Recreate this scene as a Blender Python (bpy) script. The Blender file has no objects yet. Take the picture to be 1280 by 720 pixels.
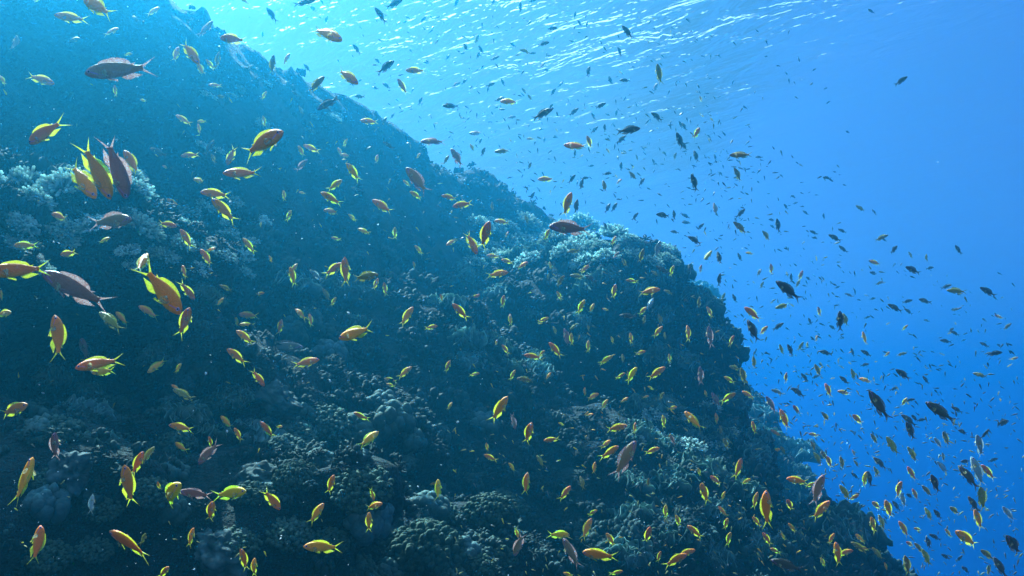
import bpy, bmesh, math, random
import numpy as np
from mathutils import Vector, Matrix
from mathutils.bvhtree import BVHTree

S = bpy.context.scene
COL = S.collection
R = math.radians

# ---------------------------------------------------------------- camera
PITCH = 8.0
F_PX = 1108.0                       # focal length in pixels of the 1280 wide photograph
cam_d = bpy.data.cameras.new("camera")
cam_d.sensor_width = 36.0
cam_d.lens = 36.0 * F_PX / 1280.0
cam_d.clip_start = 0.05
cam_d.clip_end = 600.0
cam = bpy.data.objects.new("camera", cam_d)
COL.objects.link(cam)
cam.location = (0, 0, 0)
cam.rotation_euler = (R(90 + PITCH), 0, 0)
S.camera = cam
CP, SP = math.cos(R(PITCH)), math.sin(R(PITCH))
CAM_R = Vector((1, 0, 0))
CAM_U = Vector((0, -SP, CP))
CAM_F = Vector((0, CP, SP))


def ray(px, py):
    """Unit direction from the camera through a point of the 1280x720 photograph."""
    d = CAM_R * (px - 640.0) + CAM_U * (360.0 - py) + CAM_F * F_PX
    return d.normalized()


# ---------------------------------------------------------------- light
SUN_EL, SUN_AZ = 50.0, -31.0        # azimuth measured from +Y, negative to the left
to_sun = Vector((math.sin(R(SUN_AZ)) * math.cos(R(SUN_EL)), math.cos(R(SUN_AZ)) * math.cos(R(SUN_EL)), math.sin(R(SUN_EL))))
world = bpy.data.worlds.new("World")
S.world = world
world.use_nodes = True
wn = world.node_tree
sky = wn.nodes.new("ShaderNodeTexSky")
sky.sky_type = 'NISHITA'
sky.sun_disc = False
sky.sun_elevation = R(SUN_EL)
sky.sun_rotation = R(SUN_AZ)
sky.dust_density = 2.0
wn.links.new(sky.outputs[0], wn.nodes["Background"].inputs[0])
wn.nodes["Background"].inputs[1].default_value = 0.085
sun_d = bpy.data.lights.new("sun", 'SUN')
sun_d.energy = 5.0
sun_d.angle = R(0.5)
sun_d.color = (1.0, 0.97, 0.90)
sun = bpy.data.objects.new("sun", sun_d)
COL.objects.link(sun)
sun.rotation_euler = to_sun.to_track_quat('Z', 'Y').to_euler()
sun.location = (0, 0, 30)
S.view_settings.view_transform = 'Standard'
S.view_settings.look = 'None'
S.view_settings.gamma = 1.0
S.view_settings.use_curve_mapping = False
S.view_settings.exposure = 2.45
S.cycles.volume_bounces = 1
S.cycles.max_bounces = 8
S.cycles.transparent_max_bounces = 12
S.cycles.use_denoising = True
S.cycles.caustics_reflective = False
S.cycles.caustics_refractive = False


# ---------------------------------------------------------------- helpers
def tag(o, label=None, cat=None, group=None, kind=None):
    if label: o["label"] = label
    if cat: o["category"] = cat
    if group: o["group"] = group
    if kind: o["kind"] = kind
    return o


def mesh_np(name, verts, faces, mat=None, smooth=True, mat_idx=None):
    """A mesh from numpy vertices and a list / array of faces (all quads, all tris or mixed)."""
    me = bpy.data.meshes.new(name)
    verts = np.asarray(verts, dtype=np.float32)
    if isinstance(faces, np.ndarray):
        n, k = faces.shape
        loops = faces.ravel()
        starts = np.arange(0, n * k, k)
    else:
        sizes = np.array([len(f) for f in faces])
        loops = np.concatenate([np.asarray(f) for f in faces])
        starts = np.concatenate([[0], np.cumsum(sizes)[:-1]])
        n = len(faces)
    me.vertices.add(len(verts))
    me.vertices.foreach_set("co", verts.ravel())
    me.loops.add(len(loops))
    me.loops.foreach_set("vertex_index", loops.astype(np.int32))
    me.polygons.add(n)
    me.polygons.foreach_set("loop_start", starts.astype(np.int32))
    if mat_idx is not None:
        me.polygons.foreach_set("material_index", np.asarray(mat_idx, dtype=np.int32))
    me.polygons.foreach_set("use_smooth", np.full(n, smooth))
    me.update(calc_edges=True)
    me.validate()
    if mat:
        for m in (mat if isinstance(mat, (list, tuple)) else [mat]):
            me.materials.append(m)
    return me


def link(name, me, parent=None):
    o = bpy.data.objects.new(name, me)
    COL.objects.link(o)
    if parent: o.parent = parent
    return o


def hash3(ix, iy, iz, seed):
    h = (ix.astype(np.int64) * 374761393 + iy.astype(np.int64) * 668265263 + iz.astype(np.int64) * 2147483647 + seed * 974634101) & 0xffffffff
    h = ((h ^ (h >> 13)) * 1274126177) & 0xffffffff
    h = ((h ^ (h >> 16)) * 2246822519) & 0xffffffff
    h = h ^ (h >> 15)
    return (h & 0xffffff) / float(0xffffff)


def vnoise(p, scale, seed):
    """Smooth value noise in -1..1 at points p (n,3)."""
    q = p * scale
    i = np.floor(q).astype(np.int64)
    f = q - i
    f = f * f * f * (f * (f * 6 - 15) + 10)
    out = 0
    for dx in (0, 1):
        wx = f[:, 0] if dx else 1 - f[:, 0]
        for dy in (0, 1):
            wy = f[:, 1] if dy else 1 - f[:, 1]
            for dz in (0, 1):
                wz = f[:, 2] if dz else 1 - f[:, 2]
                out = out + wx * wy * wz * hash3(i[:, 0] + dx, i[:, 1] + dy, i[:, 2] + dz, seed)
    return out * 2 - 1


def fbm(p, scale, seed, octaves=4, gain=0.5):
    a, s, t = 1.0, scale, 0
    for k in range(octaves):
        t = t + a * vnoise(p, s, seed + k * 17)
        a *= gain
        s *= 2.03
    return t


def worley(p, scale, seed):
    """Distance to the nearest feature point, in cells."""
    q = p * scale
    i = np.floor(q).astype(np.int64)
    best = np.full(len(p), 9.0)
    for dx in (-1, 0, 1):
        for dy in (-1, 0, 1):
            for dz in (-1, 0, 1):
                c = i + np.array([dx, dy, dz])
                fx = c[:, 0] + hash3(c[:, 0], c[:, 1], c[:, 2], seed)
                fy = c[:, 1] + hash3(c[:, 0], c[:, 1], c[:, 2], seed + 1)
                fz = c[:, 2] + hash3(c[:, 0], c[:, 1], c[:, 2], seed + 2)
                d = (fx - q[:, 0]) ** 2 + (fy - q[:, 1]) ** 2 + (fz - q[:, 2]) ** 2
                best = np.minimum(best, d)
    return np.sqrt(best)


class Nodes:
    """A short way to write node materials."""
    def __init__(self, name):
        self.m = bpy.data.materials.new(name)
        self.m.use_nodes = True
        self.t = self.m.node_tree
        self.b = self.t.nodes["Principled BSDF"]
        self.out = self.t.nodes["Material Output"]

    def new(self, kind, **kw):
        n = self.t.nodes.new(kind)
        for k, v in kw.items():
            setattr(n, k, v)
        return n

    def put(self, sock, v):
        if isinstance(v, bpy.types.NodeSocket):
            self.t.links.new(v, sock)
        else:
            sock.default_value = v

    def noise(self, vec, scale, detail=3.0, rough=0.55, dist=0.0):
        n = self.new("ShaderNodeTexNoise")
        if vec is not None: self.t.links.new(vec, n.inputs["Vector"])
        n.inputs["Scale"].default_value = scale
        n.inputs["Detail"].default_value = detail
        n.inputs["Roughness"].default_value = rough
        n.inputs["Distortion"].default_value = dist
        return n.outputs["Fac"]

    def ramp(self, fac, stops, interp='LINEAR'):
        n = self.new("ShaderNodeValToRGB")
        n.color_ramp.interpolation = interp
        el = n.color_ramp.elements
        while len(el) > 1: el.remove(el[-1])
        for k, (p, c) in enumerate(stops):
            e = el[0] if k == 0 else el.new(p)
            e.position = p
            e.color = (c, c, c, 1) if isinstance(c, (int, float)) else (*c, 1)
        self.put(n.inputs[0], fac)
        return n.outputs[0]

    def mix(self, fac, a, b, mode='MIX'):
        n = self.new("ShaderNodeMix", data_type='RGBA', blend_type=mode)
        self.put(n.inputs[0], fac)
        for s, v in ((n.inputs[6], a), (n.inputs[7], b)):
            self.put(s, (*v, 1) if isinstance(v, tuple) and len(v) == 3 else v)
        return n.outputs[2]

    def math(self, op, a, b=0.0, clamp=False):
        n = self.new("ShaderNodeMath", operation=op, use_clamp=clamp)
        self.put(n.inputs[0], a)
        self.put(n.inputs[1], b)
        return n.outputs[0]

    def bump(self, h, strength, dist):
        n = self.new("ShaderNodeBump")
        self.put(n.inputs["Height"], h)
        n.inputs["Strength"].default_value = strength
        n.inputs["Distance"].default_value = dist
        return n.outputs[0]


# ---------------------------------------------------------------- the water
WATER_Z = 4.0
m = Nodes("water_air")
m.t.nodes.remove(m.b)
vol = m.new("ShaderNodeVolumePrincipled")
vol.inputs["Color"].default_value = (0.026, 0.42, 0.76, 1)
vol.inputs["Absorption Color"].default_value = (0.0, 0.0, 1.0, 1)
vol.inputs["Density"].default_value = 0.045
vol.inputs["Anisotropy"].default_value = 0.885
m.t.links.new(vol.outputs[0], m.out.inputs["Volume"])
bx0, bx1 = np.array([-110., -14., -26.0]), np.array([110., 130., WATER_Z + 0.6])
hv = np.array([[(bx0, bx1)[i][0], (bx0, bx1)[j][1], (bx0, bx1)[k][2]] for i in (0, 1) for j in (0, 1) for k in (0, 1)])
hf = np.array([[0, 1, 3, 2], [4, 6, 7, 5], [0, 4, 5, 1], [2, 3, 7, 6], [0, 2, 6, 4], [1, 5, 7, 3]])
haze = link("haze", mesh_np("haze", hv, hf, m.m, smooth=False))
tag(haze, "clear blue sea water that fades distant things to blue", "water", kind="stuff")

# the rippled surface seen from below: waves as real displacement, fine ripples as bump
m = Nodes("water_surface")
m.t.nodes.remove(m.b)
geo = m.new("ShaderNodeNewGeometry")
mp = m.new("ShaderNodeMapping", vector_type='TEXTURE')
mp.inputs["Rotation"].default_value = (0, 0, R(-48))
mp.inputs["Scale"].default_value = (1.7, 0.7, 1.0)
m.t.links.new(geo.outputs["Position"], mp.inputs[0])
n1 = m.noise(mp.outputs[0], 2.6, 3.0, 0.6, 0.6)
n2 = m.noise(mp.outputs[0], 8.0, 2.0, 0.6, 0.3)
hgt = m.math('ADD', n1, m.math('MULTIPLY', n2, 0.22))
# rougher water over the reef edge, calm towards the open sea
sx = m.new("ShaderNodeSeparateXYZ"); m.t.links.new(geo.outputs["Position"], sx.inputs[0])
lee = m.ramp(m.math("ADD", m.math("MULTIPLY", sx.outputs[0], 0.05), 0.5), [(0.57, 1.0), (0.74, 0.15)])
bm_ = m.bump(m.math("MULTIPLY", m.math("MULTIPLY", hgt, lee), m.ramp(m.noise(geo.outputs["Position"], 0.16, 3, 0.6), [(0.42, 0.45), (0.68, 1.0)])), 1.0, 0.13)
fr = m.new("ShaderNodeFresnel")
fr.inputs["IOR"].default_value = 1.27
m.t.links.new(bm_, fr.inputs["Normal"])
tr = m.new("ShaderNodeBsdfTransparent")
tr.inputs[0].default_value = (0.68, 1.0, 0.99, 1)
gl = m.new("ShaderNodeBsdfGlossy")
gl.inputs["Roughness"].default_value = 0.32
gl.inputs["Color"].default_value = (0.95, 0.97, 1.0, 1)
m.t.links.new(bm_, gl.inputs["Normal"])
mx = m.new("ShaderNodeMixShader")
m.put(mx.inputs[0], m.math("MULTIPLY", fr.outputs[0], 0.91))
m.t.links.new(tr.outputs[0], mx.inputs[1])
m.t.links.new(gl.outputs[0], mx.inputs[2])
m.t.links.new(mx.outputs[0], m.out.inputs["Surface"])


def grid(x0, x1, y0, y1, nx, ny, zf):
    xs, ys = np.linspace(x0, x1, nx), np.linspace(y0, y1, ny)
    X, Y = np.meshgrid(xs, ys)
    P = np.stack([X.ravel(), Y.ravel(), np.zeros(X.size)], 1)
    P[:, 2] = zf(P)
    i = np.arange(nx * ny).reshape(ny, nx)
    f = np.stack([i[:-1, :-1].ravel(), i[:-1, 1:].ravel(), i[1:, 1:].ravel(), i[1:, :-1].ravel()], 1)
    return P, f


def wave(P):
    c, s = math.cos(R(-48)), math.sin(R(-48))
    q = np.stack([(P[:, 0] * c + P[:, 1] * s) * 0.5, (-P[:, 0] * s + P[:, 1] * c) * 1.2, np.zeros(len(P))], 1)
    lee = np.clip(1.0 - (P[:, 0] - 1.8) / 5.0, 0.25, 1.0)
    return WATER_Z + lee * (0.09 * vnoise(q, 0.5, 5) + 0.045 * vnoise(q, 1.3, 6) + 0.012 * vnoise(q, 3.6, 7))


P, f = grid(-109, 109, -13, 129, 900, 600, wave)
surf = link("water_surface", mesh_np("water_surface", P, f, m.m))
tag(surf, "rippled silvery water surface seen from below", "water surface", kind="structure")

# the sea floor far below
m = Nodes("sand")
geo = m.new("ShaderNodeNewGeometry")
c = m.ramp(m.noise(geo.outputs["Position"], 0.6, 5), [(0.3, (0.20, 0.19, 0.16)), (0.7, (0.36, 0.33, 0.27))])
m.put(m.b.inputs["Base Color"], c)
m.b.inputs["Roughness"].default_value = 0.95
P, f = grid(-109.5, 109.5, -13.5, 129.5, 120, 100, lambda P: -24 + 0.6 * fbm(P, 0.15, 3))
floor = link("sea_floor", mesh_np("sea_floor", P, f, m.m))
tag(floor, "pale sandy sea floor far below the reef wall", "sea floor", kind="structure")

# ---------------------------------------------------------------- the reef
CREST = np.array([[-6.0, -1.5], [-4.0, 3.6], [-2.75, 6.6], [-1.75, 9.4], [-0.15, 13.0], [1.35, 15.8], [4.2, 21.0], [7.0, 26.0]])


def seg_dist(P2):
    """Signed plan distance to the crest line (positive on the reef flat side) and length along it."""
    best = np.full(len(P2), 1e9)
    sign = np.zeros(len(P2))
    along = np.zeros(len(P2))
    acc = 0.0
    for a, b in zip(CREST[:-1], CREST[1:]):
        d = b - a
        L = np.hypot(*d)
        u = d / L
        w = P2 - a
        t = np.clip(w @ u, 0, L)
        r = w - t[:, None] * u
        dist = np.hypot(r[:, 0], r[:, 1])
        sg = np.where(u[0] * w[:, 1] - u[1] * w[:, 0] > 0, 1.0, -1.0)
        k = dist < best
        best = np.where(k, dist, best)
        sign = np.where(k, sg, sign)
        along = np.where(k, acc + t, along)
        acc += L
    return best * sign, along


def at(px, py, d):
    v = ray(px, py) * (d / ray(px, py).y)
    return np.array(v)


# coral mounds: photo pixel of the centre, distance, radii
MOUNDS = [
    (720, 425, 10.0, (1.2, 1.5, 1.0)),
    (770, 395, 9.8, (0.85, 1.1, 0.72)),
    (815, 490, 10.0, (0.70, 1.1, 0.85)),
    (640, 470, 9.6, (0.9, 1.2, 0.9)),
    (815, 600, 8.2, (0.85, 1.2, 0.55)),
    (880, 690, 8.4, (0.7, 1.1, 0.8)),
    (1000, 765, 8.2, (0.75, 0.9, 0.75)),
    (830, 725, 7.6, (0.9, 1.0, 0.55)),
    (40, 336, 4.5, (0.74, 0.7, 0.36)),
    (180, 358, 5.0, (0.52, 0.7, 0.38)),
    (280, 360, 6.2, (0.6, 0.8, 0.5)),
    (330, 520, 4.8, (0.42, 0.7, 0.5)),
    (450, 560, 5.3, (0.42, 0.6, 0.42)),
    (330, 640, 4.1, (0.36, 0.5, 0.30)),
    (280, 720, 3.8, (0.45, 0.5, 0.30)),
    (470, 720, 4.6, (0.50, 0.6, 0.42)),
    (540, 740, 4.9, (0.50, 0.6, 0.42)),
    (60, 620, 3.7, (0.6, 0.6, 0.42)),
    (100, 720, 3.5, (0.7, 0.6, 0.34)),
    (640, 640, 7.4, (0.8, 1.0, 0.5)),
    (660, 740, 6.8, (0.9, 1.0, 0.5)),
    (740, 700, 7.2, (0.7, 1.0, 0.5)),
]
VOX = 0.085
gx = np.arange(-7.6, 5.2, VOX)
gy = np.arange(0.8, 23.0, VOX)
gz = np.arange(-6.0, 4.3, VOX)
# the plan distance is the same for every height
XX, YY = np.meshgrid(gx, gy, indexing='ij')
sd, al = seg_dist(np.stack([XX.ravel(), YY.ravel()], 1))
sd = sd.reshape(XX.shape); al = al.reshape(XX.shape)
top = 3.30 + 0.04 * np.sin(al * 2.1) - np.clip((al - 15) * 0.03, 0, 0.4) - 0.95 * np.exp(-((YY - 4.1) / 1.55) ** 4)  # last term: a dip added in the crest to let sun reach the ledge
slope_h = np.where(sd > 0, top + 0.02 * np.minimum(sd, 3), top - 1.75 * np.clip(-sd, 0, 1.15) - 0.68 * np.clip(-sd - 1.15, 0, 9) - 0.185 * np.clip(-sd - 1.15, 0, 9) ** 2)
near = np.clip((8.0 - YY) / 4.0, 0, 1)
slope_h = slope_h - near * np.clip(-sd, 0, 4) * 0.42
Z = gz[None, None, :]
D = (Z - slope_h[:, :, None]) * 0.72
for px, py, d, (rx, ry, rz) in MOUNDS:
    c = at(px, py, d)
    ix = np.abs(gx - c[0]) < rx * 2.2; iy = np.abs(gy - c[1]) < ry * 2.2; iz = np.abs(gz - c[2]) < rz * 2.4
    sub = np.ix_(ix, iy, iz)
    q = np.sqrt(((gx[ix] - c[0]) / rx)[:, None, None] ** 2 + ((gy[iy] - c[1]) / ry)[None, :, None] ** 2 + ((gz[iz] - c[2]) / rz)[None, None, :] ** 2)
    e = (q - 1.0) * min(rx, ry, rz)
    a = D[sub]
    k = 0.22
    h = np.clip(0.5 + 0.5 * (a - e) / k, 0, 1)
    D[sub] = a * (1 - h) + e * h - k * h * (1 - h)
# lumps, ledges and holes, only worked out close to the surface
band = np.abs(D) < 0.75
ii = np.argwhere(band)
P = np.stack([gx[ii[:, 0]], gy[ii[:, 1]], gz[ii[:, 2]]], 1)
w1 = worley(P + 0.15 * np.stack([vnoise(P, 1.3, 31), vnoise(P, 1.3, 32), vnoise(P, 1.3, 33)], 1), 1.25, 11)
w2 = worley(P, 3.0, 21)
calm = np.clip((P[:, 2] - 1.2) / 1.2, 0, 1)        # the upper wall is smoother than the slope below
disp = (0.34 - 0.20 * calm) * (0.62 - w1) + 0.13 * (0.55 - w2) + (0.22 - 0.15 * calm) * fbm(P, 0.55, 41, 3) + 0.06 * fbm(P, 4.0, 51, 2) + 0.06 * (0.55 - worley(P, 5.2, 61)) * np.clip((9 - P[:, 1]) / 4, 0, 1)
D[band] -= disp
D[:, :, -3:] = np.maximum(D[:, :, -3:], 0.05)


def surface_nets(D, gx, gy, gz):
    s = D < 0
    n = np.array(D.shape) - 1
    acc = np.zeros((*n, 3)); cnt = np.zeros(n)
    I, J, K = np.meshgrid(np.arange(n[0]), np.arange(n[1]), np.arange(n[2]), indexing='ij')
    occ = np.zeros(n, int)
    for a in (0, 1):
        for b in (0, 1):
            for c in (0, 1):
                occ += s[a:a + n[0], b:b + n[1], c:c + n[2]]
    act = (occ > 0) & (occ < 8)
    idx = np.argwhere(act)
    corner = lambda a, b, c: D[idx[:, 0] + a, idx[:, 1] + b, idx[:, 2] + c]
    acc = np.zeros((len(idx), 3)); cnt = np.zeros(len(idx))
    E = []
    for a in (0, 1):
        for b in (0, 1):
            E += [((0, a, b), (1, a, b)), ((a, 0, b), (a, 1, b)), ((a, b, 0), (a, b, 1))]
    for p, q in E:
        v0, v1 = corner(*p), corner(*q)
        x = (v0 < 0) != (v1 < 0)
        t = np.where(x, v0 / np.where(x, v0 - v1, 1), 0)
        pt = np.array(p) + t[:, None] * (np.array(q) - np.array(p))
        acc += np.where(x[:, None], pt, 0); cnt += x
    V = idx + acc / cnt[:, None]
    V = np.stack([gx[0] + V[:, 0] * VOX, gy[0] + V[:, 1] * VOX, gz[0] + V[:, 2] * VOX], 1)
    num = np.full(n, -1); num[act] = np.arange(len(idx))
    F = []
    for ax in range(3):
        o = [x for x in range(3) if x != ax]
        d = [0, 0, 0]; d[ax] = 1
        lo = [slice(1, None)] * 3; lo[ax] = slice(0, -1)
        lo = [slice(1, n[k]) if k != ax else slice(0, n[k]) for k in range(3)]
        s0 = s[tuple(lo)]
        hi = [slice(l.start + d[k], l.stop + d[k]) for k, l in enumerate(lo)]
        s1 = s[tuple(hi)]
        e = np.argwhere(s0 != s1)
        inside = s0[tuple(e.T)]
        base = e + np.array([l.start for l in lo])
        q = []
        for da, db in ((0, 0), (-1, 0), (-1, -1), (0, -1)):
            c = base.copy(); c[:, o[0]] += da; c[:, o[1]] += db
            q.append(num[tuple(c.T)])
        q = np.stack(q, 1)
        flip = inside if ax == 1 else ~inside
        q[~flip] = q[~flip][:, ::-1]
        F.append(q)
    F = np.concatenate(F)
    return V, F[(F >= 0).all(1)]


RV, RF = surface_nets(D, gx, gy, gz)


def vert_normals(V, F):
    n = np.cross(V[F[:, 2]] - V[F[:, 0]], V[F[:, 3]] - V[F[:, 1]])
    N = np.zeros_like(V)
    for k in range(4): np.add.at(N, F[:, k], n)
    return N / np.maximum(np.linalg.norm(N, axis=1, keepdims=True), 1e-9)


REEF_SIZE = 0.80
RV = RV * REEF_SIZE
RN = vert_normals(RV, RF)
# the sign of the winding is checked once against the field
g = np.stack(np.gradient(D, VOX), -1)
ci = np.clip(((RV / REEF_SIZE - np.array([gx[0], gy[0], gz[0]])) / VOX).astype(int), 0, np.array(D.shape) - 1)
if (np.einsum('ij,ij->i', RN, g[tuple(ci.T)]) > 0).mean() < 0.5:
    RF = RF[:, ::-1].copy(); RN = -RN
del g

m = Nodes("reef_rock")
geo = m.new("ShaderNodeNewGeometry")
pos = geo.outputs["Position"]
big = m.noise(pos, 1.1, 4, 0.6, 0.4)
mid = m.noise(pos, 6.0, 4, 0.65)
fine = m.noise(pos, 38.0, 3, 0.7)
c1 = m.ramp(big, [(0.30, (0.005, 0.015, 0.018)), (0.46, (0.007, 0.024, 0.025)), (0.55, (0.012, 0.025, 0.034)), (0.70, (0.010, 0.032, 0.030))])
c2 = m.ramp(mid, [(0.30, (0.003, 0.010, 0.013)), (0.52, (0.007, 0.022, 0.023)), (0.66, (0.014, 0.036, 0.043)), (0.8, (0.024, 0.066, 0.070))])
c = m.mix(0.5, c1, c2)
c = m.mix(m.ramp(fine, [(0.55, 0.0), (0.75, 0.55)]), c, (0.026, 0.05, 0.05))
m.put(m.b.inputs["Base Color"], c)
m.b.inputs["Roughness"].default_value = 0.95
m.b.inputs["Specular IOR Level"].default_value = 0.15
vor = m.new("ShaderNodeTexVoronoi"); vor.inputs["Scale"].default_value = 22.0
m.t.links.new(pos, vor.inputs["Vector"])
h = m.math('ADD', m.math('MULTIPLY', vor.outputs["Distance"], -0.15), m.math('ADD', mid, m.math('MULTIPLY', fine, 0.7)))
m.put(m.b.inputs["Normal"], m.bump(h, 1.0, 0.08))
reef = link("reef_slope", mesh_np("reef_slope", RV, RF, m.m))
tag(reef, "steep dark coral reef wall rising to just under the water surface", "reef", kind="structure")
reef_bvh = BVHTree.FromPolygons([Vector(v) for v in RV], RF.tolist())
print("reef", len(RV), len(RF))

# ---------------------------------------------------------------- corals
rng = np.random.default_rng(7)


def coral_mat(name, base, tip, rough=0.85, spots=30.0, glow=0.0):
    m = Nodes(name)
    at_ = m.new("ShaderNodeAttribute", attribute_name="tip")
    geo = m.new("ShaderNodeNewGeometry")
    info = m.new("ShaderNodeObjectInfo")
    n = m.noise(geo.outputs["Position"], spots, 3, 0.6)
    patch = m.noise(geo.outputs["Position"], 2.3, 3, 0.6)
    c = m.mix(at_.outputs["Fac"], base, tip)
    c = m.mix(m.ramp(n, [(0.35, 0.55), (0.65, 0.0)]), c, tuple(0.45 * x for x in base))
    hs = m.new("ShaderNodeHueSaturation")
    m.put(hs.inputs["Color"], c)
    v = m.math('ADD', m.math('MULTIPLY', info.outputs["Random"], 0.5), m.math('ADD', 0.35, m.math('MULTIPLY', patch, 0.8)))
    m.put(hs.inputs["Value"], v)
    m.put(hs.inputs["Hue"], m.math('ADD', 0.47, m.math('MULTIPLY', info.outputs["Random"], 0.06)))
    m.put(m.b.inputs["Base Color"], hs.outputs[0])
    m.b.inputs["Roughness"].default_value = rough
    m.b.inputs["Specular IOR Level"].default_value = 0.2
    m.put(m.b.inputs["Normal"], m.bump(n, 0.5, 0.01))
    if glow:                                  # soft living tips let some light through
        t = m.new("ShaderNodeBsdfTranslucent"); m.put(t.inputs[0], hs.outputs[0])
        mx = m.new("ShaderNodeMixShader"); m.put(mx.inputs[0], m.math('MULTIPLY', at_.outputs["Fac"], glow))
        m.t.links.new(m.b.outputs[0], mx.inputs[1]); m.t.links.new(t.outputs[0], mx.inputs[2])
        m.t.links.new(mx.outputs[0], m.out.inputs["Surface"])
    return m.m


M_BRANCH = coral_mat("branching_coral", (0.04, 0.095, 0.085), (0.66, 0.92, 0.84), glow=0.65)  # tips pale by nature, colour brightened further to look sunlit
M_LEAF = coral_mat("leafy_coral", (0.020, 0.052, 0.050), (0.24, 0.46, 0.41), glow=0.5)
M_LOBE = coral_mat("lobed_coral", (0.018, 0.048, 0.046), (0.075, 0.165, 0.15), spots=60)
M_SOFT = coral_mat("soft_coral", (0.018, 0.048, 0.036), (0.06, 0.125, 0.09), spots=50)
M_PALE = coral_mat("encrusted_rock", (0.014, 0.036, 0.038), (0.06, 0.12, 0.125), spots=24)


class Geo:
    def __init__(self): self.v, self.f, self.t, self.n = [], [], [], 0

    def add(self, v, f, t):
        self.v.append(v); self.f.append(f + self.n); self.t.append(t); self.n += len(v)

    def arrays(self):
        return np.concatenate(self.v), np.concatenate(self.f), np.concatenate(self.t)


def tube(pts, radii, sides):
    """A capped tapered tube (quads; the cap closes on a doubled point)."""
    pts = np.asarray(pts); k = len(pts)
    d = pts[-1] - pts[0]; d = d / (np.linalg.norm(d) + 1e-9)
    u = np.cross(d, [0.31, 0.52, 0.79]); u /= np.linalg.norm(u)
    w = np.cross(d, u)
    a = np.arange(sides) * 2 * np.pi / sides
    ring = np.cos(a)[:, None] * u + np.sin(a)[:, None] * w
    v = np.concatenate([p + r * ring for p, r in zip(pts, radii)])
    f = []
    for i in range(k - 1):
        for j in range(sides):
            j2 = (j + 1) % sides
            f.append([i * sides + j, i * sides + j2, (i + 1) * sides + j2, (i + 1) * sides + j])
    return v, np.array(f)


def branching(r, n, seed, thick=0.06, sides=5, fork=2):
    """A clump of forking tapered branchlets spreading from a common foot."""
    g = np.random.default_rng(seed); G = Geo()
    for k in range(n):
        th = g.uniform(0, 2 * np.pi); ph = np.arccos(g.uniform(0.12, 1.0))
        d = np.array([np.sin(ph) * np.cos(th), np.sin(ph) * np.sin(th), np.cos(ph) * 0.8])
        L = r * g.uniform(0.8, 1.0)
        p0 = d * L * g.uniform(0.15, 0.35); p1 = d * L * 0.68 + g.normal(0, 0.05 * r, 3)
        rr = thick * r * g.uniform(0.8, 1.25)
        v, f = tube([p0, p1], [rr * 1.2, rr], sides)
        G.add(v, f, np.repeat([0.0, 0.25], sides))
        for b in range(fork):
            e = d + g.normal(0, 0.38, 3); e /= np.linalg.norm(e)
            p2 = p1 + e * L * g.uniform(0.2, 0.42); pm = (p1 + p2) / 2 + g.normal(0, 0.015 * r, 3)
            v, f = tube([p1 - e * 0.02 * r, pm, p2, p2 + e * 0.03 * r], [rr, rr * 1.05, rr * 1.0, rr * 0.15], sides)
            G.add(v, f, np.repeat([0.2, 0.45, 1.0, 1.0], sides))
    return G


def leafy(r, n, seed, res=7):
    """Upright wavy blades in whorls, like fire coral and lettuce coral."""
    g = np.random.default_rng(seed); G = Geo()
    for k in range(n):
        c = np.array([*(g.uniform(-0.6, 0.6, 2) * r), 0.0])
        a = g.uniform(0, 2 * np.pi); w = r * g.uniform(0.28, 0.6); h = r * g.uniform(0.35, 0.75)
        s = np.linspace(-1, 1, res + 3); t = np.linspace(0, 1, 5)
        Sg, Tg = np.meshgrid(s, t, indexing='ij')
        curve = g.uniform(-0.9, 0.9); ph = g.uniform(0, 6.28)
        X = Sg * w; Yb = curve * (Sg ** 2) * w * 0.6 + 0.10 * r * Tg * np.sin(4.5 * Sg + ph) + Tg * r * g.normal(0, 0.18)
        Zb = Tg * h * (1 - 0.55 * Sg ** 2) * (1 + 0.16 * np.sin(6 * Sg + ph * 2))
        th = 0.032 * r * (1.1 - 0.55 * Tg)
        ca, sa = np.cos(a), np.sin(a)
        def put(yy):
            return np.stack([c[0] + X * ca - yy * sa, c[1] + X * sa + yy * ca, c[2] + Zb], -1).reshape(-1, 3)
        nu, nv = Sg.shape
        A, B = put(Yb + th), put(Yb - th)
        i = np.arange(nu * nv).reshape(nu, nv)
        q = np.stack([i[:-1, :-1].ravel(), i[1:, :-1].ravel(), i[1:, 1:].ravel(), i[:-1, 1:].ravel()], 1)
        o = nu * nv
        rim = []
        edge = [*i[:, 0][::-1], *i[0, 1:], *i[1:, -1], *i[-1, 1:-1][::-1]]
        loop = [*i[0, :], *i[1:, -1], *i[-1, :-1][::-1]]
        for p, p2 in zip(loop[:-1], loop[1:]): rim.append([p, p2, p2 + o, p + o])
        G.add(np.concatenate([A, B]), np.concatenate([q[:, ::-1], q + o, np.array(rim)]), np.tile((Tg ** 3).ravel(), 2))
    return G


def ball(seg=8, rings=6):
    v, f = [], []
    for i in range(rings + 1):
        p = np.pi * i / rings
        for j in range(seg):
            a = 2 * np.pi * j / seg
            v.append([np.sin(p) * np.cos(a), np.sin(p) * np.sin(a), np.cos(p)])
    for i in range(rings):
        for j in range(seg):
            f.append([i * seg + j, (i + 1) * seg + j, (i + 1) * seg + (j + 1) % seg, i * seg + (j + 1) % seg])
    return np.array(v), np.array(f)


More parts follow.
